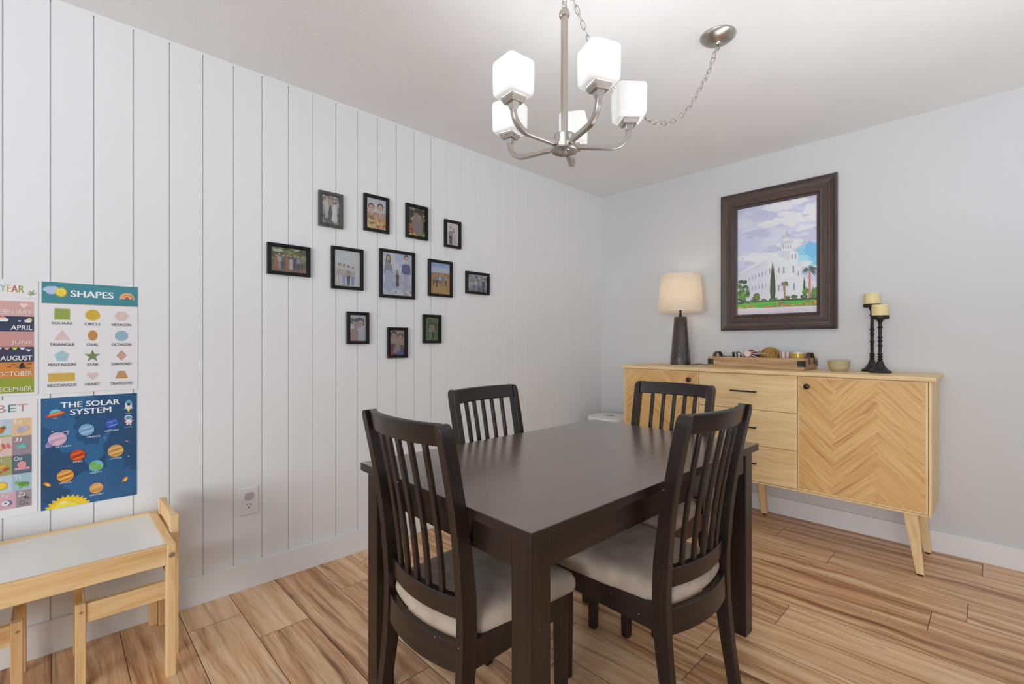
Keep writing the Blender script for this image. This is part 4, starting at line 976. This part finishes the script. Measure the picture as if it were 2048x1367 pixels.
P.star(xd, zc[3] + .003, .015, 14, .8, (232, 160, 50), 3); P.ell(xd, zc[3] + .003, .0115, .0105, (246, 212, 70), 4)
P.ell(xd - .006, zc[0] + .002, .011, .012, (190, 124, 62), 3); P.ell(xd + .004, zc[0] + .010, .005, .006, (150, 90, 44), 4); P.rect(xd - cw / 2, zs[1], xd + cw / 2, zs[1] + .006, (160, 190, 110), 2)
for k, c in enumerate(((214, 96, 96), (224, 116, 110))): P.ell(xd + .004 + .012 * k, zc[1] + .010, .004, .010, c, 4, 14, 0, 2 * PI, .3)
P.poly([(xd - .02, zc[1] - .004), (xd + .006, zc[1] + .004), (xd - .012, zc[1] - .016)], (228, 170, 96), 3)
P.ell(xd - .004, zc[2] + .004, .017, .006, (226, 176, 70), 3, 16, 0, 2 * PI, .4); P.ell(xd + .010, zc[2] - .004, .009, .005, (206, 84, 60), 4, 14, 0, 2 * PI, .5); P.ell(xd - .008, zc[2] - .014, .008, .005, (206, 84, 60), 4, 14, 0, 2 * PI, .3)
poster('alphabet_poster', 'white ALPHABET poster with animal picture cells, cut by the left edge', P, w, h, -3.547 - w, .531)
# ------------------------------------------------------------ large framed picture above the sideboard
AX0, AX1, AZ0, AZ1 = 1.057, 1.768, 1.237, 2.208
fw_, fh_ = AX1 - AX0, AZ1 - AZ0
F = thing('framed_picture', 'large dark brown framed picture of a white building with palm trees above the sideboard', 'picture', ((AX0 + AX1) / 2, -.0006, (AZ0 + AZ1) / 2), BACK)
M_fbrown = wood('distressed_brown_frame', [(0.3, (52, 40, 38)), (0.5, (70, 56, 53)), (0.75, (86, 70, 66))], su=2, sv=60, dist=0.1, fine=0.7, rough=0.42, bump=0.15)
M_gilt = mat('worn_gilt_line', (150, 116, 62), 0.4, metal=0.5, var=0.5, vscale=60)
b = MB(); b.frame(fw_, fh_, [(0, 0), (0, .020), (.003, .028), (.009, .031), (.016, .028), (.024, .024), (.034, .022), (.040, .0205), (.062, .019), (.083, .0195), (.084, .022), (.090, .0245), (.096, .021), (.100, .014), (.111, .012), (.111, 0)])
obj('frame', b, M_fbrown, F, smooth=30)
for off in (.0405, .0835):
    b = MB(); b.frame(fw_, fh_, [(off - .001, .0195), (off - .001, .0228), (off + .001, .0228), (off + .001, .0195)]); o = obj('gilt_line', b, M_gilt, F); o['label'] = 'thin worn gold line'
b = MB(); b.box((0, 0, .003), (fw_ - .05, fh_ - .05, .005)); obj('backing', b, M_black, F)
P = Print(); w, h = .495, .747
rg = random.Random(8)
P.rect(0, 0, w, h, (206, 206, 222))
for k in range(70):
    x, y = rg.uniform(0, w), rg.uniform(.25, h); c = rg.choice(((214, 213, 227), (200, 199, 216), (222, 221, 232), (208, 206, 222), (196, 196, 214)))
    P.blob(x, y, rg.uniform(.03, .10), rg.uniform(.015, .04), c, 2, 20, .3, k)
P.blob(.43, .375, .095, .055, (150, 204, 236), 3, 26, .22, 1); P.blob(.47, .40, .06, .05, (128, 192, 232), 4, 22, .25, 2); P.blob(.40, .345, .05, .030, (172, 216, 240), 4, 20, .3, 3); P.blob(.44, .31, .06, .022, (230, 230, 238), 5, 22, .3, 4); P.blob(.33, .46, .07, .03, (222, 222, 232), 5, 22, .3, 5)
P.blob(.48, .32, .03, .02, (140, 206, 226), 5, 18, .3, 12)
WH, SHD, SH2, WN = (230, 228, 230), (212, 210, 216), (196, 194, 204), (158, 158, 172)
# rear wing far right, long side in perspective, front block
P.poly([(.40, .09), (.495, .09), (.495, .185), (.44, .215), (.40, .235)], (226, 218, 222), 6)
for x in (.425, .462): P.rect(x, .14, x + .007, .165, WN, 8)
P.poly([(.008, .10), (.19, .09), (.19, .370), (.008, .286)], SHD, 6)
P.poly([(.008, .286), (.19, .370), (.19, .382), (.008, .296)], (236, 234, 238), 7); P.poly([(.008, .276), (.19, .357), (.19, .361), (.008, .280)], SH2, 8)
for k in range(9):
    f = k / 8.0; x = .014 + .166 * f ** 1.08; zt_ = .294 + .088 * (x - .008) / .182; s = .6 + .5 * f
    P.rect(x, zt_ - .002, x + .010 * s, zt_ + .010 * s, (226, 224, 230), 7)
    for lv, hgt in ((.60, .036), (.28, .040)):
        zz = .10 + (zt_ - .10) * lv; P.rect(x + .004, zz, x + .004 + .006 * s, zz + hgt * s * .8, WN, 9)
    P.rect(x + .013 * s, .10, x + .0155 * s, zt_ - .02, (224, 222, 228), 8)
P.poly([(.188, .090), (.275, .088), (.275, .385), (.188, .372)], WH, 9)
P.poly([(.272, .088), (.406, .090), (.402, .300), (.335, .352), (.272, .385)], (238, 236, 236), 9)
P.poly([(.183, .372), (.275, .388), (.275, .404), (.183, .398)], (240, 238, 240), 10)
for k in range(6): x = .184 + .016 * k; P.poly([(x, .392), (x + .011, .393), (x + .011, .408), (x + .0055, .420), (x, .408)], (226, 224, 230), 10)
P.poly([(.272, .385), (.335, .352), (.402, .300), (.402, .308), (.335, .362), (.272, .400)], SHD, 11)
for x in (.196, .222, .250): P.rect(x, .10, x + .004, .365, SHD, 11)
for x, z, s in ((.262, .270, 1), (.262, .150, 1), (.291, .265, 1.1), (.291, .150, 1.1), (.348, .265, 1.1), (.352, .150, 1.1), (.379, .240, .8), (.205, .270, .9)):
    P.rect(x, z, x + .009 * s, z + .036 * s, WN, 12); P.ell(x + .0045 * s, z + .036 * s, .0045 * s, .006 * s, WN, 12, 12)
    P.rect(x - .002, z - .006, x + .011 * s, z - .003, SHD, 12)
for z in (.225, .345): P.poly([(.272, z + .002), (.402, z - .012), (.402, z - .009), (.272, z + .006)], SHD, 11)
for x in (.318, .330, .372, .392): P.rect(x, .10, x + .004, .30, (222, 220, 226), 11)
# square tower with round lantern and small dome
P.poly([(.268, .380), (.330, .345), (.330, .425), (.268, .402)], SHD, 12); P.poly([(.330, .345), (.382, .318), (.382, .388), (.330, .425)], (236, 234, 236), 12)
P.poly([(.266, .402), (.330, .425), (.384, .388), (.384, .394), (.330, .434), (.266, .408)], (206, 204, 212), 13)
for x in (.342, .362): P.rect(x, .355, x + .007, .385, WN, 14)
P.poly([(.283, .414), (.343, .414), (.345, .466), (.281, .466)], (224, 222, 228), 14); P.rect(.281, .445, .296, .466, SH2, 15)
for x in (.292, .306, .320, .333): P.rect(x, .428, x + .005, .450, WN, 15)
P.poly([(.276, .462), (.350, .462), (.352, .472), (.336, .480), (.290, .480), (.274, .472)], (202, 200, 208), 15)
P.poly([(.292, .478), (.334, .478), (.333, .500), (.293, .500)], (222, 220, 226), 16); P.ell(.313, .500, .0255, .026, (186, 188, 196), 16, 24, 0, PI); P.ell(.306, .502, .012, .020, (204, 204, 212), 17, 16, 0, PI)
P.poly([(.305, .522), (.321, .522), (.3145, .548), (.3115, .548)], (190, 190, 198), 17); P.line([(.313, .545), (.313, .558)], .0015, (150, 146, 140), 17); P.line([(.308, .553), (.319, .554)], .0015, (150, 146, 140), 17)
# planting
GL, GD_, GM = (104, 150, 62), (62, 90, 48), (82, 122, 54)
P.poly([(0, .040), (w, .037), (w, .090), (0, .090)], (92, 184, 54), 18); P.poly([(0, .075), (.2, .083), (w, .078), (w, .092), (0, .092)], (84, 78, 58), 19)
P.poly([(.0, .050), (.25, .072), (.495, .074), (.495, .080), (.25, .080), (0, .076)], (98, 192, 56), 20)
P.rect(0, 0, w, .040, (214, 204, 210), 21); P.poly([(0, .026), (w, .032), (w, .040), (0, .044)], (224, 214, 218), 22)
for k in range(6): P.ell(rg.uniform(.02, .4), rg.uniform(.006, .018), .006, .0012, (170, 160, 170), 23, 8)
for k in range(60):
    x, y = rg.gauss(.035, .028), rg.uniform(.085, .235); 
    if abs(x - .03) < .055 * (1.2 - (y - .08) / .2): P.blob(x, y, .013, .011, rg.choice((GL, GM, GD_, (124, 168, 74))), 21, 10, .4, k)
for cx, cy, rx, ry, c in ((.125, .115, .024, .030, (108, 116, 62)), (.105, .095, .016, .012, GD_), (.173, .095, .014, .011, (98, 96, 62)), (.232, .098, .024, .012, GM), (.318, .103, .018, .012, (82, 100, 58)), (.358, .104, .020, .014, GM), (.415, .102, .022, .013, GD_), (.475, .108, .03, .018, (96, 120, 60)), (.425, .135, .022, .020, GL), (.478, .135, .022, .022, GL), (.286, .094, .008, .006, (110, 70, 52))):
    P.blob(cx, cy, rx, ry, c, 22, 18, .22, int(cx * 1e4))
    for q in range(7): P.blob(cx + rg.uniform(-.6, .6) * rx, cy + rg.uniform(-.5, .5) * ry, rx * .25, ry * .3, rg.choice((GL, GM, (128, 134, 74))), 23, 8, .4, q)
P.poly([(.216, .100), (.240, .100), (.2465, .150), (.243, .230), (.236, .300), (.2285, .355), (.221, .300), (.214, .230), (.211, .150)], (72, 92, 54), 23); P.poly([(.231, .105), (.240, .104), (.2455, .150), (.241, .230), (.233, .320)], (60, 78, 46), 24)
P.poly([(.410, .110), (.424, .110), (.421, .190), (.415, .230), (.409, .180)], (66, 90, 52), 21)
def palm(x, zb, zt, r, tw, trunk, leaf, seed):
    P.poly([(x - tw, zb), (x + tw, zb), (x + tw * .7, zt), (x - tw * .7, zt)], trunk, 25); g = random.Random(seed)
    for k in range(19):
        a = -.9 + (PI + 1.8) * k / 18; R = r * g.uniform(.75, 1.05); dx = R * math.cos(a); dz = R * math.sin(a) * .85
        P.poly([(x, zt + .004), (x + dx * .55 - dz * .10, zt + dz * .62 + abs(dx) * .10 + .003), (x + dx, zt + dz - abs(dx) * .22), (x + dx * .5 + dz * .08, zt + dz * .5 + .0)], leaf if k % 2 else tuple(int(v * .8) for v in leaf), 26)
palm(.301, .094, .192, .030, .0055, (176, 126, 92), (112, 132, 58), 1); palm(.447, .092, .268, .050, .0075, (198, 138, 112), (86, 120, 112), 2)
for k in range(150):
    x = rg.uniform(.16, .495) if k % 5 else rg.uniform(0, .12); lim = .030 if x > .25 else .014
    P.blob(x, .046 + rg.uniform(0, lim) * (.6 + .4 * math.sin(x * 30)), .007, .005, rg.choice(((206, 120, 62), (220, 166, 72), (150, 150, 66), (196, 92, 74), (124, 142, 62), (232, 190, 96))), 27, 8, .4, k)
m = P.mb(w, h, clip=True, z0=.0080, gain=1.3)
m.v = [(x - w / 2 + .0055, y - h / 2 - .001, z) for x, y, z in m.v]
obj('print', m, M_photo, F)
b = MB(); b.face([(-w / 2 - .006, -h / 2 - .006, .0112), (w / 2 + .008, -h / 2 - .006, .0112), (w / 2 + .008, h / 2 + .006, .0112), (-w / 2 - .006, h / 2 + .006, .0112)]); obj('glass_pane', b, M_pane, F)

# ------------------------------------------------------------ twelve small photo frames on the left wall
def person(P, x, base, hgt, top, legs, hair=(58, 44, 36), skin=(206, 170, 146), dress=False, lay=5, wide=1.0, bust=False):
    """small printed figure"""
    hd = hgt * (.27 if bust else .13)
    if dress: P.ell(x, base + hgt - hd * 1.0, hd * .60, hd * .95, hair, lay, 14)
    s = hgt * .115 * wide; zt = base + hgt; sh = zt - hd * 1.9; hip = base + hgt * .47
    if bust: hip = base
    P.poly([(x - s * .5, base), (x - s * .05, base), (x - s * .02, hip), (x + s * .02, hip), (x + s * .05, base), (x + s * .5, base), (x + s * .75, hip + hgt * .03), (x - s * .75, hip + hgt * .03)], legs, lay)
    if dress: P.poly([(x - s * 1.1, base + hgt * .06), (x + s * 1.1, base + hgt * .06), (x + s * .6, hip + hgt * .1), (x - s * .6, hip + hgt * .1)], top, lay + 1)
    P.poly([(x - s * .72, hip), (x + s * .72, hip), (x + s * .85, sh - hd * .3), (x + s * .6, sh), (x - s * .6, sh), (x - s * .85, sh - hd * .3)], top, lay + 1)
    for sg in (-1, 1): P.poly([(x + sg * s * .62, sh), (x + sg * s * .98, sh - hd * .4), (x + sg * s * 1.12, hip + hgt * .02), (x + sg * s * .86, hip)], tuple(int(v * .93) for v in top), lay + 1)
    P.rect(x - hd * .18, sh - hd * .05, x + hd * .18, sh + hd * .35, skin, lay + 1)
    P.ell(x, zt - hd * .55, hd * .56, hd * .66, hair, lay + 2, 16)
    P.ell(x, zt - hd * .76, hd * .46, hd * .60, skin, lay + 3, 16)
    if hgt > .1 or bust:
        for sg in (-1, 1): P.ell(x + sg * hd * .17, zt - hd * .72, hd * .05, hd * .04, (60, 44, 40), lay + 4, 8)
        P.line([(x - hd * .13, zt - hd * 1.06), (x + hd * .13, zt - hd * 1.06)], hd * .06, (170, 104, 96), lay + 4)
def bgblobs(P, w, h, cols, n, r, y0=0, y1=1, seed=0, lay=2):
    g = random.Random(seed)
    for k in range(n): P.blob(g.uniform(0, w), g.uniform(y0 * h, y1 * h), r * g.uniform(.6, 1.4), r * g.uniform(.5, 1.1), g.choice(cols), lay, 10, .4, k + seed)
def scene1(P, w, h):
    P.rect(0, 0, w, h, (150, 146, 142)); bgblobs(P, w, h, ((178, 172, 168), (190, 184, 180), (126, 120, 118)), 30, .014, .35, 1, 1); bgblobs(P, w, h, ((86, 100, 70), (70, 84, 60), (98, 112, 80)), 14, .012, 0, .4, 2); P.rect(w * .3, 0, w * .7, h * .42, (104, 102, 102), 3)
    person(P, w * .28, .03, h * .78, (206, 200, 196), (190, 186, 182)); person(P, w * .72, .01, h * .86, (214, 210, 206), (204, 200, 196), dress=True); person(P, w * .50, .04, h * .80, (170, 164, 160), (88, 86, 88))
def scene2(P, w, h):
    P.rect(0, 0, w, h, (196, 198, 206)); P.rect(0, 0, w, h * .55, (186, 160, 132), 2); bgblobs(P, w, h, ((206, 150, 84), (180, 104, 58), (222, 178, 112), (140, 96, 58), (228, 196, 140), (190, 80, 50)), 46, .010, 0, .32, 3, 9)
    person(P, w * .24, .02, h * .70, (168, 138, 112), (150, 120, 98), (86, 58, 40), bust=True, wide=1.5); person(P, w * .70, .02, h * .74, (186, 160, 132), (150, 120, 98), (58, 42, 32), bust=True, wide=1.5); person(P, w * .47, .0, h * .52, (204, 176, 148), (150, 120, 98), (150, 108, 70), bust=True, wide=1.5)
def scene3(P, w, h):
    P.rect(0, 0, w, h, (50, 50, 40)); bgblobs(P, w, h, ((96, 98, 62), (30, 32, 26), (140, 136, 92), (72, 74, 48), (170, 168, 130)), 60, .009, .45, 1, 4); P.rect(0, 0, w * .4, h * .42, (168, 88, 70), 3); bgblobs(P, w, h, ((180, 66, 54), (196, 120, 90), (140, 60, 48)), 12, .011, 0, .35, 7, 4); P.rect(w * .4, 0, w, h * .2, (112, 122, 66), 4); bgblobs(P, w, h, ((164, 168, 72), (96, 110, 50), (200, 196, 90)), 12, .008, 0, .16, 9, 5)
    P.ell(w * .55, h * .40, w * .33, h * .34, (138, 128, 122), 5, 26); P.ell(w * .46, h * .74, w * .13, h * .09, (150, 128, 114), 6); P.ell(w * .66, h * .68, w * .12, h * .085, (156, 136, 122), 7); P.poly([(w * .12, h * .6), (w * .2, h * .95), (w * .3, h * .7)], (40, 40, 30), 4)
def scene4(P, w, h):
    P.rect(0, 0, w, h, (206, 202, 198)); P.rect(0, 0, w, h * .16, (184, 180, 176), 2); person(P, w * .36, h * .04, h * .80, (150, 146, 144), (62, 58, 58), lay=4, wide=1.3); person(P, w * .62, h * .06, h * .70, (186, 182, 180), (212, 208, 206), (80, 66, 60), dress=True, lay=9, wide=1.2)
    P.line([(w * .6, h * .52), (w * .85, h * .5)], .004, (200, 178, 166), 12); bgblobs(P, w, h, ((226, 222, 218), (170, 164, 160)), 10, .006, 0, .14, 5, 3)
def scene5(P, w, h):
    P.rect(0, 0, w, h, (104, 112, 72)); bgblobs(P, w, h, ((128, 140, 86), (84, 96, 60), (150, 156, 104), (110, 124, 80), (190, 190, 160)), 50, .014, .35, 1, 6); P.rect(0, 0, w, h * .22, (150, 122, 98), 3)
    for k, (t, l) in enumerate((((178, 112, 84), (168, 104, 78)), ((186, 180, 172), (170, 162, 156)), ((110, 104, 104), (90, 86, 90)), ((182, 116, 84), (170, 106, 80)), ((196, 190, 182), (190, 182, 174)), ((92, 84, 140), (76, 70, 110)), ((176, 168, 162), (84, 78, 78)), ((150, 136, 124), (92, 84, 78)))):
        person(P, w * (.13 + .105 * k), h * (.10 + .02 * (k % 2)), h * (.60 + .06 * ((k * 3) % 4) / 3), t, l, dress=k in (0, 3, 4), lay=5 + (k % 2) * 6, wide=1.15)
    P.blob(w * .2, h * .86, w * .14, h * .07, (206, 204, 184), 4, 14, .3, 3)
def scene6(P, w, h):
    P.rect(0, 0, w, h, (206, 210, 218)); P.rect(0, 0, w, h * .34, (214, 208, 206), 2); P.rect(0, h * .55, w, h, (214, 218, 224), 2)
    for k, (t, l, d) in enumerate((((186, 178, 172), (206, 196, 190), False), ((196, 186, 180), (150, 166, 196), True), ((170, 156, 146), (84, 80, 84), False), ((196, 178, 166), (128, 150, 190), True))): person(P, w * (.20 + .17 * k), h * .03, h * (.60 - .02 * k), t, l, (70, 52, 44), dress=False, lay=5 + (k % 2) * 6, wide=1.1)
    P.blob(w * .12, h * .06, w * .10, h * .03, (226, 206, 190), 3, 12, .3, 1)
def scene7(P, w, h):
    P.rect(0, 0, w, h, (190, 194, 214)); P.rect(0, 0, w, h * .40, (196, 190, 196), 2); bgblobs(P, w, h, ((206, 204, 214), (180, 178, 192), (214, 208, 210)), 40, .014, 0, .42, 8, 3); bgblobs(P, w, h, ((212, 216, 230), (198, 204, 222)), 16, .03, .5, 1, 9, 2)
    person(P, w * .20, h * .10, h * .84, (150, 156, 190), (176, 184, 214), (56, 46, 48), dress=True, lay=5); P.poly([(w * .08, h * .10), (w * .34, h * .10), (w * .27, h * .60), (w * .13, h * .60)], (178, 186, 216), 7); P.rect(w * .10, h * .58, w * .28, h * .78, (156, 150, 156), 8)
    person(P, w * .50, h * .20, h * .40, (82, 78, 88), (86, 80, 92), (60, 44, 42), dress=True, lay=6)
    person(P, w * .80, h * .12, h * .86, (96, 104, 152), (176, 178, 196), (64, 52, 48), lay=5, wide=1.15); P.line([(w * .68, h * .55), (w * .56, h * .42)], .006, (206, 170, 150), 9); P.line([(w * .28, h * .55), (w * .45, h * .42)], .006, (206, 170, 150), 9)
    bgblobs(P, w, h, ((160, 154, 166), (222, 216, 216)), 16, .008, 0, .12, 10, 4)
def scene8(P, w, h):
    P.rect(0, 0, w, h, (152, 176, 206)); P.rect(0, h * .62, w, h * .86, (186, 196, 208), 2); P.rect(0, 0, w, h * .66, (186, 150, 92), 3); P.rect(0, h * .56, w, h * .68, (176, 128, 84), 4)
    g = random.Random(11)
    for k in range(90): x = g.uniform(0, w); y = g.uniform(0, h * .3); P.line([(x, y), (x + g.uniform(-.008, .008), y + .014)], .0012, g.choice(((214, 180, 104), (160, 118, 62), (230, 202, 130))), 13)
    for k, (t, l) in enumerate((((176, 132, 110), (96, 76, 66)), ((120, 146, 156), (80, 70, 70)), ((206, 196, 184), (120, 96, 80)), ((110, 150, 158), (150, 120, 90)), ((196, 150, 120), (90, 74, 64)))): person(P, w * (.17 + .155 * k), h * (.22 if k % 2 else .26), h * (.46 if k % 2 else .38), t, l, (86, 58, 40), lay=5 + (k % 2) * 3, wide=1.35)
def scene9(P, w, h):
    P.rect(0, 0, w, h, (176, 176, 182)); bgblobs(P, w, h, ((150, 156, 150), (120, 128, 122), (196, 196, 202), (106, 112, 104)), 40, .013, .3, 1, 12); P.rect(0, 0, w, h * .2, (140, 136, 132), 3)
    for k, (t, l) in enumerate((((184, 184, 190), (150, 150, 160)), ((170, 172, 184), (120, 122, 136)), ((200, 198, 200), (160, 160, 170)), ((150, 156, 178), (110, 112, 130)), ((190, 190, 196), (130, 130, 140)), ((96, 96, 104), (80, 80, 88)))): person(P, w * (.18 + .125 * k), h * .02, h * (.70 + .05 * (k % 3)), t, l, lay=5 + (k % 2) * 5, wide=1.3)
def scene10(P, w, h):
    P.rect(0, 0, w, h, (206, 202, 204)); P.blob(w * .60, h * .72, w * .30, h * .20, (96, 92, 92), 3, 20, .2, 1); P.rect(w * .04, h * .66, w * .22, h * .88, (116, 112, 112), 3); P.ell(w * .42, h * .62, w * .18, h * .17, (178, 160, 150), 5); P.ell(w * .68, h * .68, w * .15, h * .14, (196, 178, 168), 4); P.ell(w * .64, h * .80, w * .17, h * .09, (74, 66, 64), 6, 20, 0, PI); P.blob(w * .38, h * .80, w * .18, h * .07, (92, 84, 80), 6, 14, .2, 2)
    P.poly([(0, 0), (w * .5, 0), (w * .55, h * .35), (w * .36, h * .5), (w * .12, h * .46), (0, h * .3)], (178, 154, 142), 7); P.poly([(w * .5, 0), (w, 0), (w, h * .5), (w * .7, h * .55), (w * .55, h * .35)], (196, 196, 202), 6); P.blob(w * .28, h * .1, w * .2, h * .05, (206, 150, 130), 8, 12, .3, 3)
    for x, y in ((.37, .64), (.47, .64), (.64, .69), (.72, .69)): P.ell(w * x, h * y, .0016, .0012, (70, 54, 50), 8, 8)
def scene11(P, w, h):
    P.rect(0, 0, w, h, (178, 160, 144)); P.rect(0, 0, w, h * .2, (150, 50, 46), 2); P.blob(w * .75, h * .08, w * .24, h * .10, (60, 92, 160), 12, 14, .2, 2); P.blob(w * .15, h * .06, w * .16, h * .07, (180, 40, 44), 12, 14, .2, 4)
    person(P, w * .28, .0, h * .94, (128, 56, 56), (128, 56, 56), (52, 40, 34), (190, 150, 130), bust=True, wide=1.7); person(P, w * .72, .0, h * .86, (116, 82, 74), (116, 82, 74), (64, 42, 34), (196, 156, 136), bust=True, wide=1.7, lay=6); P.poly([(w * .2, h * .08), (w * .8, h * .08), (w * .62, h * .48), (w * .42, h * .5)], (160, 152, 148), 11)
def scene12(P, w, h):
    P.rect(0, 0, w, h, (84, 112, 62)); bgblobs(P, w, h, ((110, 124, 80), (64, 84, 50), (140, 138, 100), (96, 92, 66)), 30, .010, .55, 1, 14); P.rect(0, 0, w, h * .30, (92, 128, 62), 2); bgblobs(P, w, h, ((110, 140, 74), (84, 110, 58)), 16, .011, 0, .5, 15)
    person(P, w * .40, h * .10, h * .60, (166, 156, 146), (150, 140, 132), (92, 70, 52), lay=4, wide=1.2); person(P, w * .58, h * .08, h * .62, (146, 136, 126), (58, 52, 48), (70, 52, 40), lay=9, wide=1.2)
frames = [  # y left, y right, z top, z bottom, scene, label
    (-2.519, -2.391, 1.943, 1.760, scene1, 'charcoal photo frame of a light-clothed group, leftmost of the top row'),
    (-2.269, -2.115, 1.982, 1.777, scene2, 'black photo frame of a family above autumn foliage, second in the top row'),
    (-2.002, -1.848, 1.983, 1.779, scene3, 'black photo frame of a couple under a dark leafy arch, third in the top row'),
    (-1.721, -1.592, 1.938, 1.762, scene4, 'small black photo frame of a couple on white, rightmost of the top row'),
    (-2.766, -2.563, 1.637, 1.485, scene5, 'landscape black photo frame of a large group in a green garden, leftmost of all'),
    (-2.452, -2.274, 1.665, 1.439, scene6, 'black photo frame of four people under a pale sky, left of the largest frame'),
    (-2.173, -1.943, 1.690, 1.411, scene7, 'largest black photo frame, parents and child walking on a beach, in the centre'),
    (-1.843, -1.661, 1.670, 1.441, scene8, 'black photo frame of a family in a golden wheat field, right of the largest frame'),
    (-1.548, -1.344, 1.626, 1.478, scene9, 'small landscape black photo frame of a greyish group, rightmost of all'),
    (-2.367, -2.240, 1.320, 1.144, scene10, 'black photo frame of a close grey-toned couple, left of the bottom three'),
    (-2.124, -1.994, 1.241, 1.062, scene11, 'black photo frame of two faces with red clothing, lowest of all'),
    (-1.882, -1.750, 1.325, 1.147, scene12, 'black photo frame of two people standing on green lawn, right of the bottom three')]
for i, (ya, yb, zt_, zb, fn, lab) in enumerate(frames):
    w, h = yb - ya, zt_ - zb; m = M_fgrey if i == 0 else M_fblack
    t = thing('photo_frame', lab, 'photo frame', (.0006, (ya + yb) / 2, (zt_ + zb) / 2), LEFT, 'family photo frames on the panelled wall')
    b = MB(); b.frame(w, h, [(0, 0), (0, .0165), (.0012, .018), (.013, .0172), (.0165, .0155), (.0172, .009), (.0172, .002)]); obj('frame', b, m, t, smooth=25)
    b = MB(); b.box((0, 0, .0035), (w - .008, h - .008, .005)); obj('backing', b, M_black, t)
    bw = .0165; P = Print(); fn(P, w - 2 * bw, h - 2 * bw); mm = P.mb(w - 2 * bw, h - 2 * bw, clip=True, z0=.0061, gain=1.5)
    mm.v = [(x - w / 2 + bw, y - h / 2 + bw, z) for x, y, z in mm.v]; obj('photo', mm, M_photo, t)
    b = MB(); b.face([(-w / 2 + .012, -h / 2 + .012, .0095), (w / 2 - .012, -h / 2 + .012, .0095), (w / 2 - .012, h / 2 - .012, .0095), (-w / 2 + .012, h / 2 - .012, .0095)]); obj('glass_pane', b, M_pane, t)
